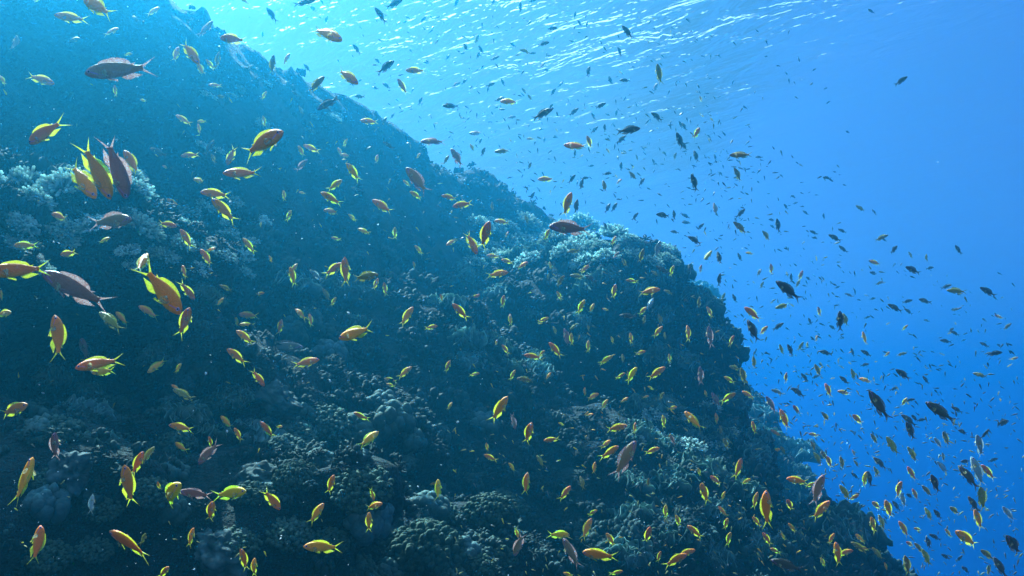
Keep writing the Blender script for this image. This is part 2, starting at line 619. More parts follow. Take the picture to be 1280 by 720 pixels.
def lobes(r, n, seed, small=0.30, squash=0.8, seg=9, rings=7):
    """A head of swollen lobes packed over a mound."""
    g = np.random.default_rng(seed); G = Geo(); bv, bf = ball(seg, rings)
    for k in range(n):
        z = 1 - (k + 0.5) / n * 0.95; th = k * 2.39996 + g.normal(0, 0.25)
        q = np.sqrt(max(0, 1 - z * z))
        d = np.array([q * np.cos(th), q * np.sin(th), z])
        c = d * r * g.uniform(0.60, 0.85) * np.array([1, 1, squash])
        s = r * small * g.uniform(0.7, 1.35) * np.array([1, 1, g.uniform(0.9, 1.5)])
        v = bv * s
        v = v * (1 + 0.12 * vnoise(v + c + seed, 9.0 / r, seed)[:, None]) + c
        t = np.clip(bv[:, 2] * 0.8 + 0.1, 0, 1) * np.clip(d[2] + 0.2, 0, 1)  # lit tops of lobe and head painted in as the paler colour
        G.add(v, bf, t)
    return G


def boulder(r, seed, seg=64, rings=44):
    bv, bf = ball(seg, rings); G = Geo()
    q = bv * r
    d = 0.34 * fbm(q + seed, 1.6 / r, seed, 4) + 0.22 * (0.6 - worley(q + seed, 3.6 / r, seed)) + 0.10 * (0.6 - worley(q + seed, 8.0 / r, seed + 3))
    v = q * (1 + d)[:, None] * np.array([1.0, 0.9, 0.75])
    G.add(v, bf, np.clip(0.5 + 0.8 * fbm(q + seed, 3.5 / r, seed + 5, 3), 0, 1))
    return G


def coral_mesh(name, G, mat):
    v, f, t = G.arrays()
    me = mesh_np(name, v, f, mat)
    a = me.attributes.new("tip", 'FLOAT', 'POINT')
    if len(me.vertices) == len(t): a.data.foreach_set("value", t.astype(np.float32))
    return me


PROTO = {
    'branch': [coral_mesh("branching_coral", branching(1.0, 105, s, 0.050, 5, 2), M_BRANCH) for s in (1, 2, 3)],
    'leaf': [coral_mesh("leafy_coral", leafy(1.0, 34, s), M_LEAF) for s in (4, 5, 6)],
    'lobe': [coral_mesh("lobed_coral", lobes(1.0, 30, s), M_LOBE) for s in (7, 8)],
    'soft': [coral_mesh("soft_coral", lobes(1.0, 420, s, 0.072, 0.85, 6, 4), M_SOFT) for s in (9, 10)],
    'rock': [coral_mesh("encrusted_rock", boulder(1.0, s), M_PALE) for s in (11, 12)],
}
CNAME = {'branch': ("branching_coral", "branching coral"), 'leaf': ("leafy_coral", "leafy coral"), 'lobe': ("lobed_coral", "lobed coral"),
         'soft': ("soft_coral", "soft coral"), 'rock': ("encrusted_rock", "rock")}
n_coral = 0


def hit(px, py):
    d = ray(px, py)
    loc, nor, _, dist = reef_bvh.ray_cast(Vector((0, 0, 0)), d, 60.0)
    return loc, nor, dist


def put_coral(kind, loc, nor, r, label, group=None, flat=1.0, out=-0.15):
    global n_coral
    g = np.random.default_rng(n_coral + 100); n_coral += 1
    o = link(CNAME[kind][0], PROTO[kind][g.integers(len(PROTO[kind]))])
    up = (Vector(nor) * 0.55 + Vector((0, 0, 0.75))).normalized()
    q = up.to_track_quat('Z', 'Y').to_matrix().to_4x4() @ Matrix.Rotation(g.uniform(0, 6.28), 4, 'Z')
    sc = Matrix.Diagonal((r * g.uniform(0.9, 1.15), r * g.uniform(0.9, 1.15), r * flat * g.uniform(0.85, 1.1), 1))
    o.matrix_world = Matrix.Translation(Vector(loc) + Vector(nor) * r * out) @ q @ sc
    tag(o, label, CNAME[kind][1], group)
    return o


def patch(kind, n, box, rpx, label, group, seed, flat=1.0, upmin=-0.2, shape=None, out=-0.15):
    """Colonies of one kind over the stretch of reef seen in a box of the photograph."""
    g = np.random.default_rng(seed); made = 0; spots = []
    for _ in range(n * 40):
        if made >= n: break
        px, py = g.uniform(box[0], box[2]), g.uniform(box[1], box[3])
        if shape and not shape(px, py): continue
        loc, nor, dist = hit(px, py)
        if loc is None or nor.z < upmin: continue
        r = g.uniform(*rpx) * dist / F_PX
        if any((loc - p).length < 0.75 * (r + q) for p, q in spots): continue
        spots.append((loc, r)); made += 1
        put_coral(kind, loc, nor, r, label, group, flat, out)


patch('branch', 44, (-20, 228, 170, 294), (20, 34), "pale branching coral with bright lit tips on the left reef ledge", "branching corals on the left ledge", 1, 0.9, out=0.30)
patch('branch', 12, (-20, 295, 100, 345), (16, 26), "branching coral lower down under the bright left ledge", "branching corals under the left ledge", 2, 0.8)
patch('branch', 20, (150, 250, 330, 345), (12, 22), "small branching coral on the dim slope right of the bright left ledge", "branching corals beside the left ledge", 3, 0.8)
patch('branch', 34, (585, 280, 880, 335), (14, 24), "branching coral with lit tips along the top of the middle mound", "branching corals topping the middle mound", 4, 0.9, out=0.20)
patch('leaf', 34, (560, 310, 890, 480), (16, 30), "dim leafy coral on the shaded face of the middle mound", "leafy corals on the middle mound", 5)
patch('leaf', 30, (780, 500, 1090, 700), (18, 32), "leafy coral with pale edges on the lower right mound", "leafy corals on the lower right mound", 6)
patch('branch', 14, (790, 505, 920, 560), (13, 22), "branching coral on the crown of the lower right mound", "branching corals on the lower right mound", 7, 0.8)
patch('lobe', 9, (420, 500, 620, 720), (16, 32), "lobed coral head on the dark slope at the bottom centre", "lobed corals at the bottom centre", 8)
patch('soft', 12, (440, 600, 660, 730), (26, 44), "grainy dark soft coral bush at the bottom centre", "soft coral bushes at the bottom centre", 9, 0.85)
patch('soft', 16, (0, 480, 430, 720), (24, 44), "grainy dark soft coral bush on the lower left slope", "soft coral bushes on the lower left slope", 10, 0.85)
patch('lobe', 10, (0, 380, 420, 700), (16, 30), "small lobed coral head on the lower left slope", "lobed corals on the lower left slope", 11)
patch('leaf', 16, (0, 350, 480, 560), (16, 32), "leafy coral plates on the dark left slope", "leafy corals on the left slope", 12)
patch('branch', 12, (250, 0, 560, 200), (6, 11), "small coral clump on the hazy far reef crest", "coral clumps on the far crest", 13, 0.8)
for px, py, kind, rp, lab in (
        (322, 598, 'rock', 26, "pale streaked rock above the bushy coral near the bottom left"),
        (370, 600, 'soft', 34, "green bushy soft coral right of the pale streaked rock"),
        (275, 690, 'rock', 32, "bluish encrusted rock at the bottom edge left of centre"),
        (345, 500, 'rock', 26, "bluish encrusted outcrop under the diving orange fish"),
        (490, 530, 'lobe', 30, "thick fingered coral head on the ridge left of the dark hollow"),
        (455, 650, 'lobe', 34, "lobed coral with painted lit tops under the upright orange fish at the bottom"),
        (530, 690, 'soft', 56, "large round bush of grainy soft coral at the bottom centre edge"),
        (1062, 660, 'leaf', 38, "pale frilled coral at the far right end of the lower mound"),
        (85, 590, 'rock', 26, "violet tinged rock on the lower left slope")):
    loc, nor, dist = hit(px, py)
    if loc is not None: put_coral(kind, loc, nor, rp * dist / F_PX, lab)

# the crust of small growth that covers the rock everywhere: nobody could count it
tri_c = RV[RF].mean(1)
fn = np.cross(RV[RF[:, 2]] - RV[RF[:, 0]], RV[RF[:, 3]] - RV[RF[:, 1]])
area = np.linalg.norm(fn, axis=1) * 0.5
fn = fn / np.maximum(np.linalg.norm(fn, axis=1, keepdims=True), 1e-9)
facing = -np.einsum('ij,ij->i', fn, tri_c / np.linalg.norm(tri_c, axis=1, keepdims=True))
wgt = area * (facing > -0.35) * np.clip(fn[:, 2] + 0.75, 0.05, 1.2) * (tri_c[:, 1] > 1.5) / np.clip(np.linalg.norm(tri_c, axis=1) / 6.0, 0.4, 3.0) ** 1.7
tufts = fbm(tri_c, 0.9, 77, 3)
wgt *= np.clip(0.60 + 0.7 * tufts, 0.22, 1.4)
BITS = [branching(1.0, 9, 21, 0.11, 4, 1).arrays(), branching(1.0, 12, 22, 0.09, 4, 1).arrays(), leafy(1.0, 5, 23, 3).arrays(), leafy(1.0, 4, 24, 3).arrays(),
        lobes(1.0, 9, 25, 0.34, 0.8, 5, 4).arrays(), lobes(1.0, 16, 26, 0.26, 0.7, 5, 4).arrays()]
wgt *= np.where(tri_c[:, 2] > 1.25, 0.45, 1.0)
pick = rng.choice(len(tri_c), 22000, p=wgt / wgt.sum())
G = Geo()
for k in pick:
    b = BITS[rng.integers(len(BITS))]
    dist = np.linalg.norm(tri_c[k])
    r = rng.uniform(0.035, 0.11) * np.clip(dist / 7.0, 0.36, 1.4) * (0.6 if tri_c[k][2] > 1.25 else 1.0)
    up = Vector(fn[k]) * 0.7 + Vector((0, 0, 0.6))
    q = np.array(up.normalized().to_track_quat('Z', 'Y').to_matrix() @ Matrix.Rotation(rng.uniform(0, 6.28), 3, 'Z'))
    v = (b[0] * r * np.array([1, 1, rng.uniform(0.7, 1.2)])) @ q.T + tri_c[k] + rng.uniform(-0.04, 0.04, 3) - fn[k] * r * 0.25
    G.add(v, b[1], b[2] * rng.uniform(0.0, 0.75))
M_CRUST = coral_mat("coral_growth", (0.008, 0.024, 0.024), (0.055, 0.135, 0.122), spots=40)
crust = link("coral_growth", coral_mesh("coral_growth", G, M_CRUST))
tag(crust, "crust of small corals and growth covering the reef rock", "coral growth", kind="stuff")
print("corals", n_coral, "crust", len(crust.data.vertices))

# ---------------------------------------------------------------- fish
def fish_mat(name, back, flank, belly, head=None, vary=0.03, rough=0.45, stripe=(0.42, 0.12, 0.45)):
    """Colour by height on the body, with a mottled scale pattern; each fish a little different in hue."""
    m = Nodes(name)
    tc = m.new("ShaderNodeTexCoord")
    sep = m.new("ShaderNodeSeparateXYZ")
    m.t.links.new(tc.outputs["Object"], sep.inputs[0])
    info = m.new("ShaderNodeObjectInfo")
    n = m.noise(tc.outputs["Object"], 9.0, 3, 0.6)
    z = m.math('ADD', m.math('MULTIPLY', sep.outputs[2], 3.2), m.math('ADD', 0.5, m.math('MULTIPLY', m.math('SUBTRACT', n, 0.5), 0.25)))
    c = m.ramp(z, [(0.0, belly), (0.28, tuple(0.5 * (a + b) for a, b in zip(belly, flank))), (0.45, flank), (0.75, flank), (0.98, back)])
    if head:
        x = m.ramp(m.math('ADD', m.math('MULTIPLY', sep.outputs[0], 1.0), m.math('MULTIPLY', n, 0.08)), [(0.36, 0.0), (0.52, 0.85)])
        c = m.mix(x, c, head)
    vor = m.new("ShaderNodeTexVoronoi"); vor.inputs["Scale"].default_value = 55.0
    m.t.links.new(tc.outputs["Object"], vor.inputs["Vector"])
    c = m.mix(m.ramp(vor.outputs["Distance"], [(0.2, 0.0), (0.7, 0.30)]), c, tuple(0.45 * x for x in flank))
    if stripe:                                # the violet stripe from the eye to the gill edge, and the gill edge itself
        off = m.math('ABSOLUTE', m.math('SUBTRACT', sep.outputs[2], m.math('MULTIPLY', m.math('SUBTRACT', sep.outputs[0], 0.385), 0.42)))
        band = m.math('MULTIPLY', m.math('LESS_THAN', off, 0.010), m.math('MULTIPLY', m.math('GREATER_THAN', sep.outputs[0], 0.29), m.math('LESS_THAN', sep.outputs[0], 0.47)))
        c = m.mix(m.math('MULTIPLY', band, 0.45), c, stripe)
        zz = m.math('MULTIPLY', sep.outputs[2], sep.outputs[2])
        gill = m.math('LESS_THAN', m.math('ABSOLUTE', m.math('SUBTRACT', m.math('ADD', sep.outputs[0], m.math('MULTIPLY', zz, -6.0)), 0.285)), 0.006)
        c = m.mix(m.math('MULTIPLY', gill, 0.45), c, tuple(0.4 * x for x in flank))
    hs = m.new("ShaderNodeHueSaturation")
    m.put(hs.inputs["Color"], c)
    m.put(hs.inputs["Hue"], m.math('ADD', 0.5 - vary / 2, m.math('MULTIPLY', info.outputs["Random"], vary)))
    m.put(hs.inputs["Value"], m.math('ADD', 0.88, m.math('MULTIPLY', info.outputs["Random"], 0.22)))
    m.put(m.b.inputs["Base Color"], hs.outputs[0])
    m.b.inputs["Roughness"].default_value = rough
    m.b.inputs["Specular IOR Level"].default_value = 0.15
    m.put(m.b.inputs["Normal"], m.bump(vor.outputs["Distance"], 0.25, 0.01))
    return m.m


def fin_mat(name, col, tip=None, thin=0.45, clear=0.55):
    """Thin rayed membranes: part of the light comes through."""
    m = Nodes(name)
    tc = m.new("ShaderNodeTexCoord")
    n = m.noise(tc.outputs["Object"], 40.0, 2, 0.5)
    c = m.mix(m.ramp(n, [(0.35, 0.0), (0.65, 0.5)]), col, tip or tuple(0.6 * x for x in col))
    m.put(m.b.inputs["Base Color"], c)
    m.b.inputs["Roughness"].default_value = 0.5
    t = m.new("ShaderNodeBsdfTranslucent"); m.put(t.inputs[0], c)
    mx = m.new("ShaderNodeMixShader"); mx.inputs[0].default_value = thin
    m.t.links.new(m.b.outputs[0], mx.inputs[1]); m.t.links.new(t.outputs[0], mx.inputs[2])
    # clear membrane between the rays
    cl = m.new("ShaderNodeBsdfTransparent")
    m2 = m.new("ShaderNodeMixShader")
    m.put(m2.inputs[0], m.ramp(m.noise(tc.outputs["Object"], 26.0, 2, 0.5), [(0.35, clear), (0.65, clear * 0.35)]))
    m.t.links.new(mx.outputs[0], m2.inputs[1]); m.t.links.new(cl.outputs[0], m2.inputs[2])
    m.t.links.new(m2.outputs[0], m.out.inputs["Surface"])
    return m.m


def plain_mat(name, col, rough=0.2):
    m = Nodes(name)
    tc = m.new("ShaderNodeTexCoord")
    m.put(m.b.inputs["Base Color"], m.mix(m.noise(tc.outputs["Object"], 12.0), col, tuple(0.7 * x for x in col)))
    m.b.inputs["Roughness"].default_value = rough
    return m.m


MAT = {
    'O': (fish_mat("orange_scales", (0.95, 0.36, 0.01), (0.97, 0.25, 0.01), (0.95, 0.46, 0.03), (0.95, 0.26, 0.04)), fin_mat("yellow_fin", (0.70, 0.72, 0.04), (0.52, 0.72, 0.06))),
    'Y': (fish_mat("yellow_scales", (0.84, 0.66, 0.02), (0.92, 0.36, 0.02), (0.88, 0.74, 0.05), (0.88, 0.44, 0.05), 0.06), fin_mat("lemon_fin", (0.60, 0.78, 0.05), (0.45, 0.75, 0.08))),
    'M': (fish_mat("purple_scales", (0.25, 0.085, 0.075), (0.38, 0.17, 0.07), (0.46, 0.27, 0.22), (0.30, 0.10, 0.12), 0.05), fin_mat("mauve_fin", (0.34, 0.16, 0.14), (0.62, 0.60, 0.60))),
    'D': (fish_mat("dark_silhouette_scales", (0.035, 0.045, 0.05), (0.075, 0.075, 0.05), (0.16, 0.17, 0.14), None, 0.10), fin_mat("dark_silhouette_fin", (0.07, 0.07, 0.06), None, 0.25)),  # backlit silhouette darkness is painted into these dark fish colours
    'G': (fish_mat("olive_scales", (0.16, 0.15, 0.03), (0.30, 0.24, 0.03), (0.42, 0.42, 0.14), None, 0.08), fin_mat("olive_fin", (0.32, 0.34, 0.05), None, 0.35)),
    'W': (fish_mat("silver_scales", (0.10, 0.22, 0.24), (0.22, 0.36, 0.36), (0.50, 0.60, 0.60), None, 0.06, 0.25), fin_mat("pale_fin", (0.30, 0.42, 0.42), None, 0.4)),
    'B': (fish_mat("brown_scales", (0.09, 0.085, 0.07), (0.13, 0.125, 0.10), (0.16, 0.16, 0.13), None, 0.02, 0.6), fin_mat("brown_fin", (0.10, 0.10, 0.09), None, 0.2)),
}
M_CLEAR = fin_mat("clear_fin", (0.62, 0.58, 0.30), None, 0.5, 0.96)
M_EYE = plain_mat("eye", (0.015, 0.01, 0.02))
M_IRIS = plain_mat("iris", (0.45, 0.30, 0.50))
M_STRIPE = plain_mat("violet_cheek_stripe", (0.40, 0.10, 0.55), 0.5)

# x from nose (+0.5) to the fork of the tail; half heights above and below, half width
SHAPES = {
    'anthias': dict(prof=[(0.500, 0.004, 0.004, 0.003), (0.487, 0.022, 0.024, 0.018), (0.46, 0.050, 0.046, 0.032), (0.42, 0.080, 0.068, 0.046), (0.36, 0.108, 0.092, 0.057), (0.28, 0.130, 0.112, 0.064),
                          (0.18, 0.138, 0.120, 0.064), (0.07, 0.130, 0.112, 0.058), (-0.04, 0.108, 0.090, 0.047), (-0.13, 0.078, 0.064, 0.034), (-0.20, 0.052, 0.045, 0.023), (-0.255, 0.040, 0.037, 0.016), (-0.30, 0.042, 0.040, 0.010)],
                    tail=0.5, fork=0.62, spread=0.155, dorsal=0.050),
    'male': dict(prof=[(0.500, 0.004, 0.006, 0.003), (0.485, 0.026, 0.026, 0.020), (0.455, 0.055, 0.048, 0.034), (0.41, 0.083, 0.068, 0.046), (0.34, 0.108, 0.090, 0.056), (0.25, 0.124, 0.106, 0.062),
                       (0.14, 0.126, 0.110, 0.060), (0.03, 0.116, 0.100, 0.054), (-0.07, 0.097, 0.082, 0.044), (-0.16, 0.070, 0.060, 0.032), (-0.22, 0.050, 0.045, 0.022), (-0.27, 0.043, 0.040, 0.016), (-0.31, 0.045, 0.042, 0.010)],
                 tail=0.5, fork=0.58, spread=0.150, dorsal=0.062),
    'damsel': dict(prof=[(0.500, 0.004, 0.006, 0.003), (0.482, 0.034, 0.032, 0.020), (0.450, 0.054, 0.048, 0.033), (0.400, 0.084, 0.074, 0.046), (0.320, 0.112, 0.100, 0.057), (0.220, 0.128, 0.117, 0.063),
                         (0.120, 0.130, 0.120, 0.061), (0.010, 0.118, 0.109, 0.053), (-0.090, 0.093, 0.083, 0.041), (-0.170, 0.062, 0.056, 0.029), (-0.230, 0.042, 0.038, 0.020), (-0.280, 0.042, 0.040, 0.015), (-0.320, 0.044, 0.042, 0.009)],
                   tail=0.5, fork=0.40, spread=0.145, dorsal=0.050),
}


def prof_at(shape, x):
    p = np.array(SHAPES[shape]['prof'])[::-1]
    return [np.interp(x, p[:, 0], p[:, k]) for k in (1, 2, 3)]


def bend(v, amount):
    """Bends a fish sideways: the tail half swings, the head counters a little."""
    v = np.array(v, dtype=float)
    t = np.clip(0.15 - v[:, 0], 0, 1)
    v[:, 1] += amount * (t ** 2) * 1.3
    h = np.clip(v[:, 0] - 0.15, 0, 1)
    v[:, 1] += amount * (h ** 2) * 0.5
    return v


def body_arrays(shape, sides=14):
    P = SHAPES[shape]['prof']; v, f = [], []
    # subdivide the stations for a smooth outline
    xs = np.concatenate([np.linspace(P[i][0], P[i + 1][0], 3)[:-1] for i in range(len(P) - 1)] + [[P[-1][0]]])
    for x in xs:
        up, dn, w = prof_at(shape, x)
        for j in range(sides):
            a = 2 * np.pi * j / sides
            c, s = np.cos(a), np.sin(a)
            zz = s * (up if s > 0 else dn)
            yy = w * np.sign(c) * abs(c) ** 0.85
            v.append([x, yy, zz])
    n = len(xs)
    for i in range(n - 1):
        for j in range(sides):
            j2 = (j + 1) % sides
            f.append([i * sides + j, (i + 1) * sides + j, (i + 1) * sides + j2, i * sides + j2])
    v += [[xs[0] + 0.003, 0, 0], [xs[-1] - 0.004, 0, 0]]
    for j in range(0, sides, 2):
        j1, j2 = (j + 1) % sides, (j + 2) % sides
        f.append([n * sides, j, j1, j2])
        o = (n - 1) * sides
        f.append([n * sides + 1, o + j2, o + j1, o + j])
    return np.array(v), np.array(f)


def sheet(rows, t0=0.006, t1=0.0015):
    """A fin from a grid of points rows[i][j] (i along the base, j root to tip), thick at the root, fine at the tip."""
    A = np.array(rows, dtype=float); nu, nv = A.shape[:2]
    du = np.gradient(A, axis=0); dv = np.gradient(A, axis=1)
    n = np.cross(du, dv); n /= np.maximum(np.linalg.norm(n, axis=2, keepdims=True), 1e-9)
    th = np.linspace(t0, t1, nv)[None, :, None] * 0.5
    a, b = (A + n * th).reshape(-1, 3), (A - n * th).reshape(-1, 3)
    i = np.arange(nu * nv).reshape(nu, nv); o = nu * nv
    q = np.stack([i[:-1, :-1].ravel(), i[1:, :-1].ravel(), i[1:, 1:].ravel(), i[:-1, 1:].ravel()], 1)
    loop = [*i[:, 0], *i[-1, 1:], *i[:-1, -1][::-1], *i[0, 1:-1][::-1], i[0, 0]]
    rim = [[p2, p, p + o, p2 + o] for p, p2 in zip(loop[:-1], loop[1:])]
    return np.concatenate([a, b]), np.concatenate([q, q[:, ::-1] + o, np.array(rim)])


def tail_arrays(shape):
    S_ = SHAPES[shape]; x0 = S_['prof'][-1][0] + 0.03; rows = []
    for u in np.linspace(-1, 1, 13):
        tipx = -0.5 + (0.20 * S_['fork'] / 0.62) * (1 - abs(u) ** 1.25)
        tipz = u * S_['spread'] * (0.78 + 0.22 * abs(u))
        z0 = u * 0.036
        row = []
        for t in np.linspace(0, 1, 5):
            k = t ** (0.85 + 0.35 * abs(u))
            row.append([x0 + (tipx - x0) * t, 0.004 * np.sin(u * 9) * t, z0 + (tipz - z0) * k])
        rows.append(row)
    return sheet(rows, 0.012, 0.002)


def dorsal_arrays(shape):
    h = SHAPES[shape]['dorsal']; rows = []
    for u in np.linspace(0, 1, 13):
        x = 0.30 - 0.48 * u
        up = prof_at(shape, x)[0]
        hh = h * np.sin(np.pi * min(1, u * 1.02 + 0.10)) ** 0.55 * (0.75 + 0.5 * u) * (1.0 + 0.05 * np.cos(u * 60)) if u < 0.97 else h * 0.45
        rows.append([[x - 0.16 * hh * t * 6 * u - 0.02 * t, 0, up - 0.012 + (hh + 0.012) * t] for t in np.linspace(0, 1, 4)])
    return sheet(rows, 0.010, 0.002)


def anal_arrays(shape):
    rows = []
    for u in np.linspace(0, 1, 7):
        x = 0.02 - 0.17 * u
        dn = prof_at(shape, x)[1]
        hh = 0.075 * (1 - 0.55 * u) * (0.35 + 0.65 * min(1, u * 4))
        rows.append([[x - 0.10 * t * (0.5 + u), 0, -(dn - 0.010) - (hh + 0.010) * t] for t in np.linspace(0, 1, 4)])
    return sheet(rows, 0.010, 0.002)


def pelvic_arrays(shape, side):
    rows = []
    dn = prof_at(shape, 0.22)[1]
    for u in np.linspace(0, 1, 5):
        rows.append([[0.24 - 0.04 * u - 0.17 * t * (1 - 0.25 * u), side * (0.018 + 0.05 * t), -(dn - 0.014) - (0.060 - 0.035 * u) * t] for t in np.linspace(0, 1, 4)])
    return sheet(rows, 0.010, 0.002)


def pectoral_arrays(shape, side):
    rows = []
    w = prof_at(shape, 0.27)[2]
    for u in np.linspace(-1, 1, 6):
        rows.append([[0.275 - 0.125 * t * (1 - 0.25 * u * u) , side * (w * 0.93 + 0.055 * t), -0.03 + 0.014 * u + 0.058 * u * t ** 0.8 - 0.02 * t] for t in np.linspace(0, 1, 4)])
    return sheet(rows, 0.008, 0.0015)


def eye_arrays(shape, side):
    x, z = 0.425, 0.018
    w = prof_at(shape, x)[2]
    bv, bf = ball(10, 6)
    return bv * np.array([0.021, 0.0095, 0.021]) + np.array([x, side * (w * 0.97), z]), bf


def iris_arrays(shape, side):
    v, f = eye_arrays(shape, side)
    c = v.mean(0)
    return (v - c) * np.array([1.38, 0.72, 1.38]) + c, f


PARTS = [("tail_fin", tail_arrays, 1), ("dorsal_fin", dorsal_arrays, 1), ("anal_fin", anal_arrays, 1)]
PAIRS = [("pelvic_fin", pelvic_arrays, 1), ("pectoral_fin", pectoral_arrays, 1), ("eye", eye_arrays, 2)]
BENDS = (0.0, 0.16, -0.16, 0.40, -0.40)
KIND = {   # name, category, shape, true length in metres
    'O': ("orange_anthias", "anthias", 'anthias', 0.098),
    'Y': ("yellow_anthias", "anthias", 'anthias', 0.075),
    'M': ("purple_anthias", "male anthias", 'male', 0.130),
    'D': ("dark_damselfish", "damselfish", 'damsel', 0.085),
    'G': ("olive_damselfish", "olive fish", 'male', 0.085),
    'W': ("silver_fish", "silver fish", 'male', 0.075),
    'B': ("brown_surgeonfish", "surgeonfish", 'damsel', 0.20),
}
_cache = {}


def fish_meshes(kind, b, whole):
    """Mesh data of one kind at one bend: (body, [(part name, mesh)]) or, whole, one mesh with its fins for the small ones."""
    key = (kind, b, whole)
    if key in _cache: return _cache[key]
    name, _, shape, _ = KIND[kind]
    bm_, fm = MAT[kind]
    amt = BENDS[b]
    bv, bf = body_arrays(shape, 10 if whole else 16)
    parts = [(n, fn(shape), fm) for n, fn, _ in PARTS]
    for n, fn, k in PAIRS:
        for s in (1, -1):
            parts.append((n, fn(shape, s), M_EYE if k == 2 else M_CLEAR if n == "pectoral_fin" else fm))
    if whole:
        G = Geo(); idx = []
        G.add(bend(bv, amt), bf, np.zeros(len(bv))); idx += [0] * len(bf)
        for n, (v, f), mt in parts:
            G.add(bend(v, amt), f, np.zeros(len(v))); idx += [2 if n == "eye" else 3 if mt is M_CLEAR else 1] * len(f)
        v, f, _t = G.arrays()
        r = (mesh_np(name, v, f, [bm_, fm, M_EYE, M_CLEAR], mat_idx=idx), [])
    else:
        out = [(n, mesh_np(n, bend(v, amt), f, mt)) for n, (v, f), mt in parts]
        irises = [mesh_np("iris", bend(iris_arrays(shape, s)[0], amt), iris_arrays(shape, s)[1], M_IRIS) for s in (1, -1)]
        out.append(("iris", irises[0])); out.append(("iris", irises[1]))
        r = (mesh_np(name, bend(bv, amt), bf, bm_), out)
    _cache[key] = r
    return r


def pose(px, py, heading, yaw, roll, length, dist):
    """The matrix of a fish of a true length swimming at a place in the water."""
    a = R(heading)
    hx = CAM_R * math.cos(a) * math.cos(yaw) + CAM_U * math.sin(a) * math.cos(yaw) + CAM_F * math.sin(yaw)
    hx.normalize()
    up = CAM_U * math.cos(a) - CAM_R * math.sin(a)
    if up.dot(CAM_U) < -0.05: up = -up
    up = (up - hx * up.dot(hx)).normalized()
    side = up.cross(hx).normalized()
    q = Matrix((hx, side, up)).transposed() @ Matrix.Rotation(roll, 3, 'X')
    return Matrix.Translation(ray(px, py) * dist) @ q.to_4x4() @ Matrix.Diagonal((length, length, length, 1))


TILES = {'A': (0, 0), 'B': (427, 0), 'C': (854, 0), 'D': (0, 240), 'E': (427, 240), 'F': (854, 240), 'G': (0, 480), 'H': (427, 480), 'I': (854, 480)}
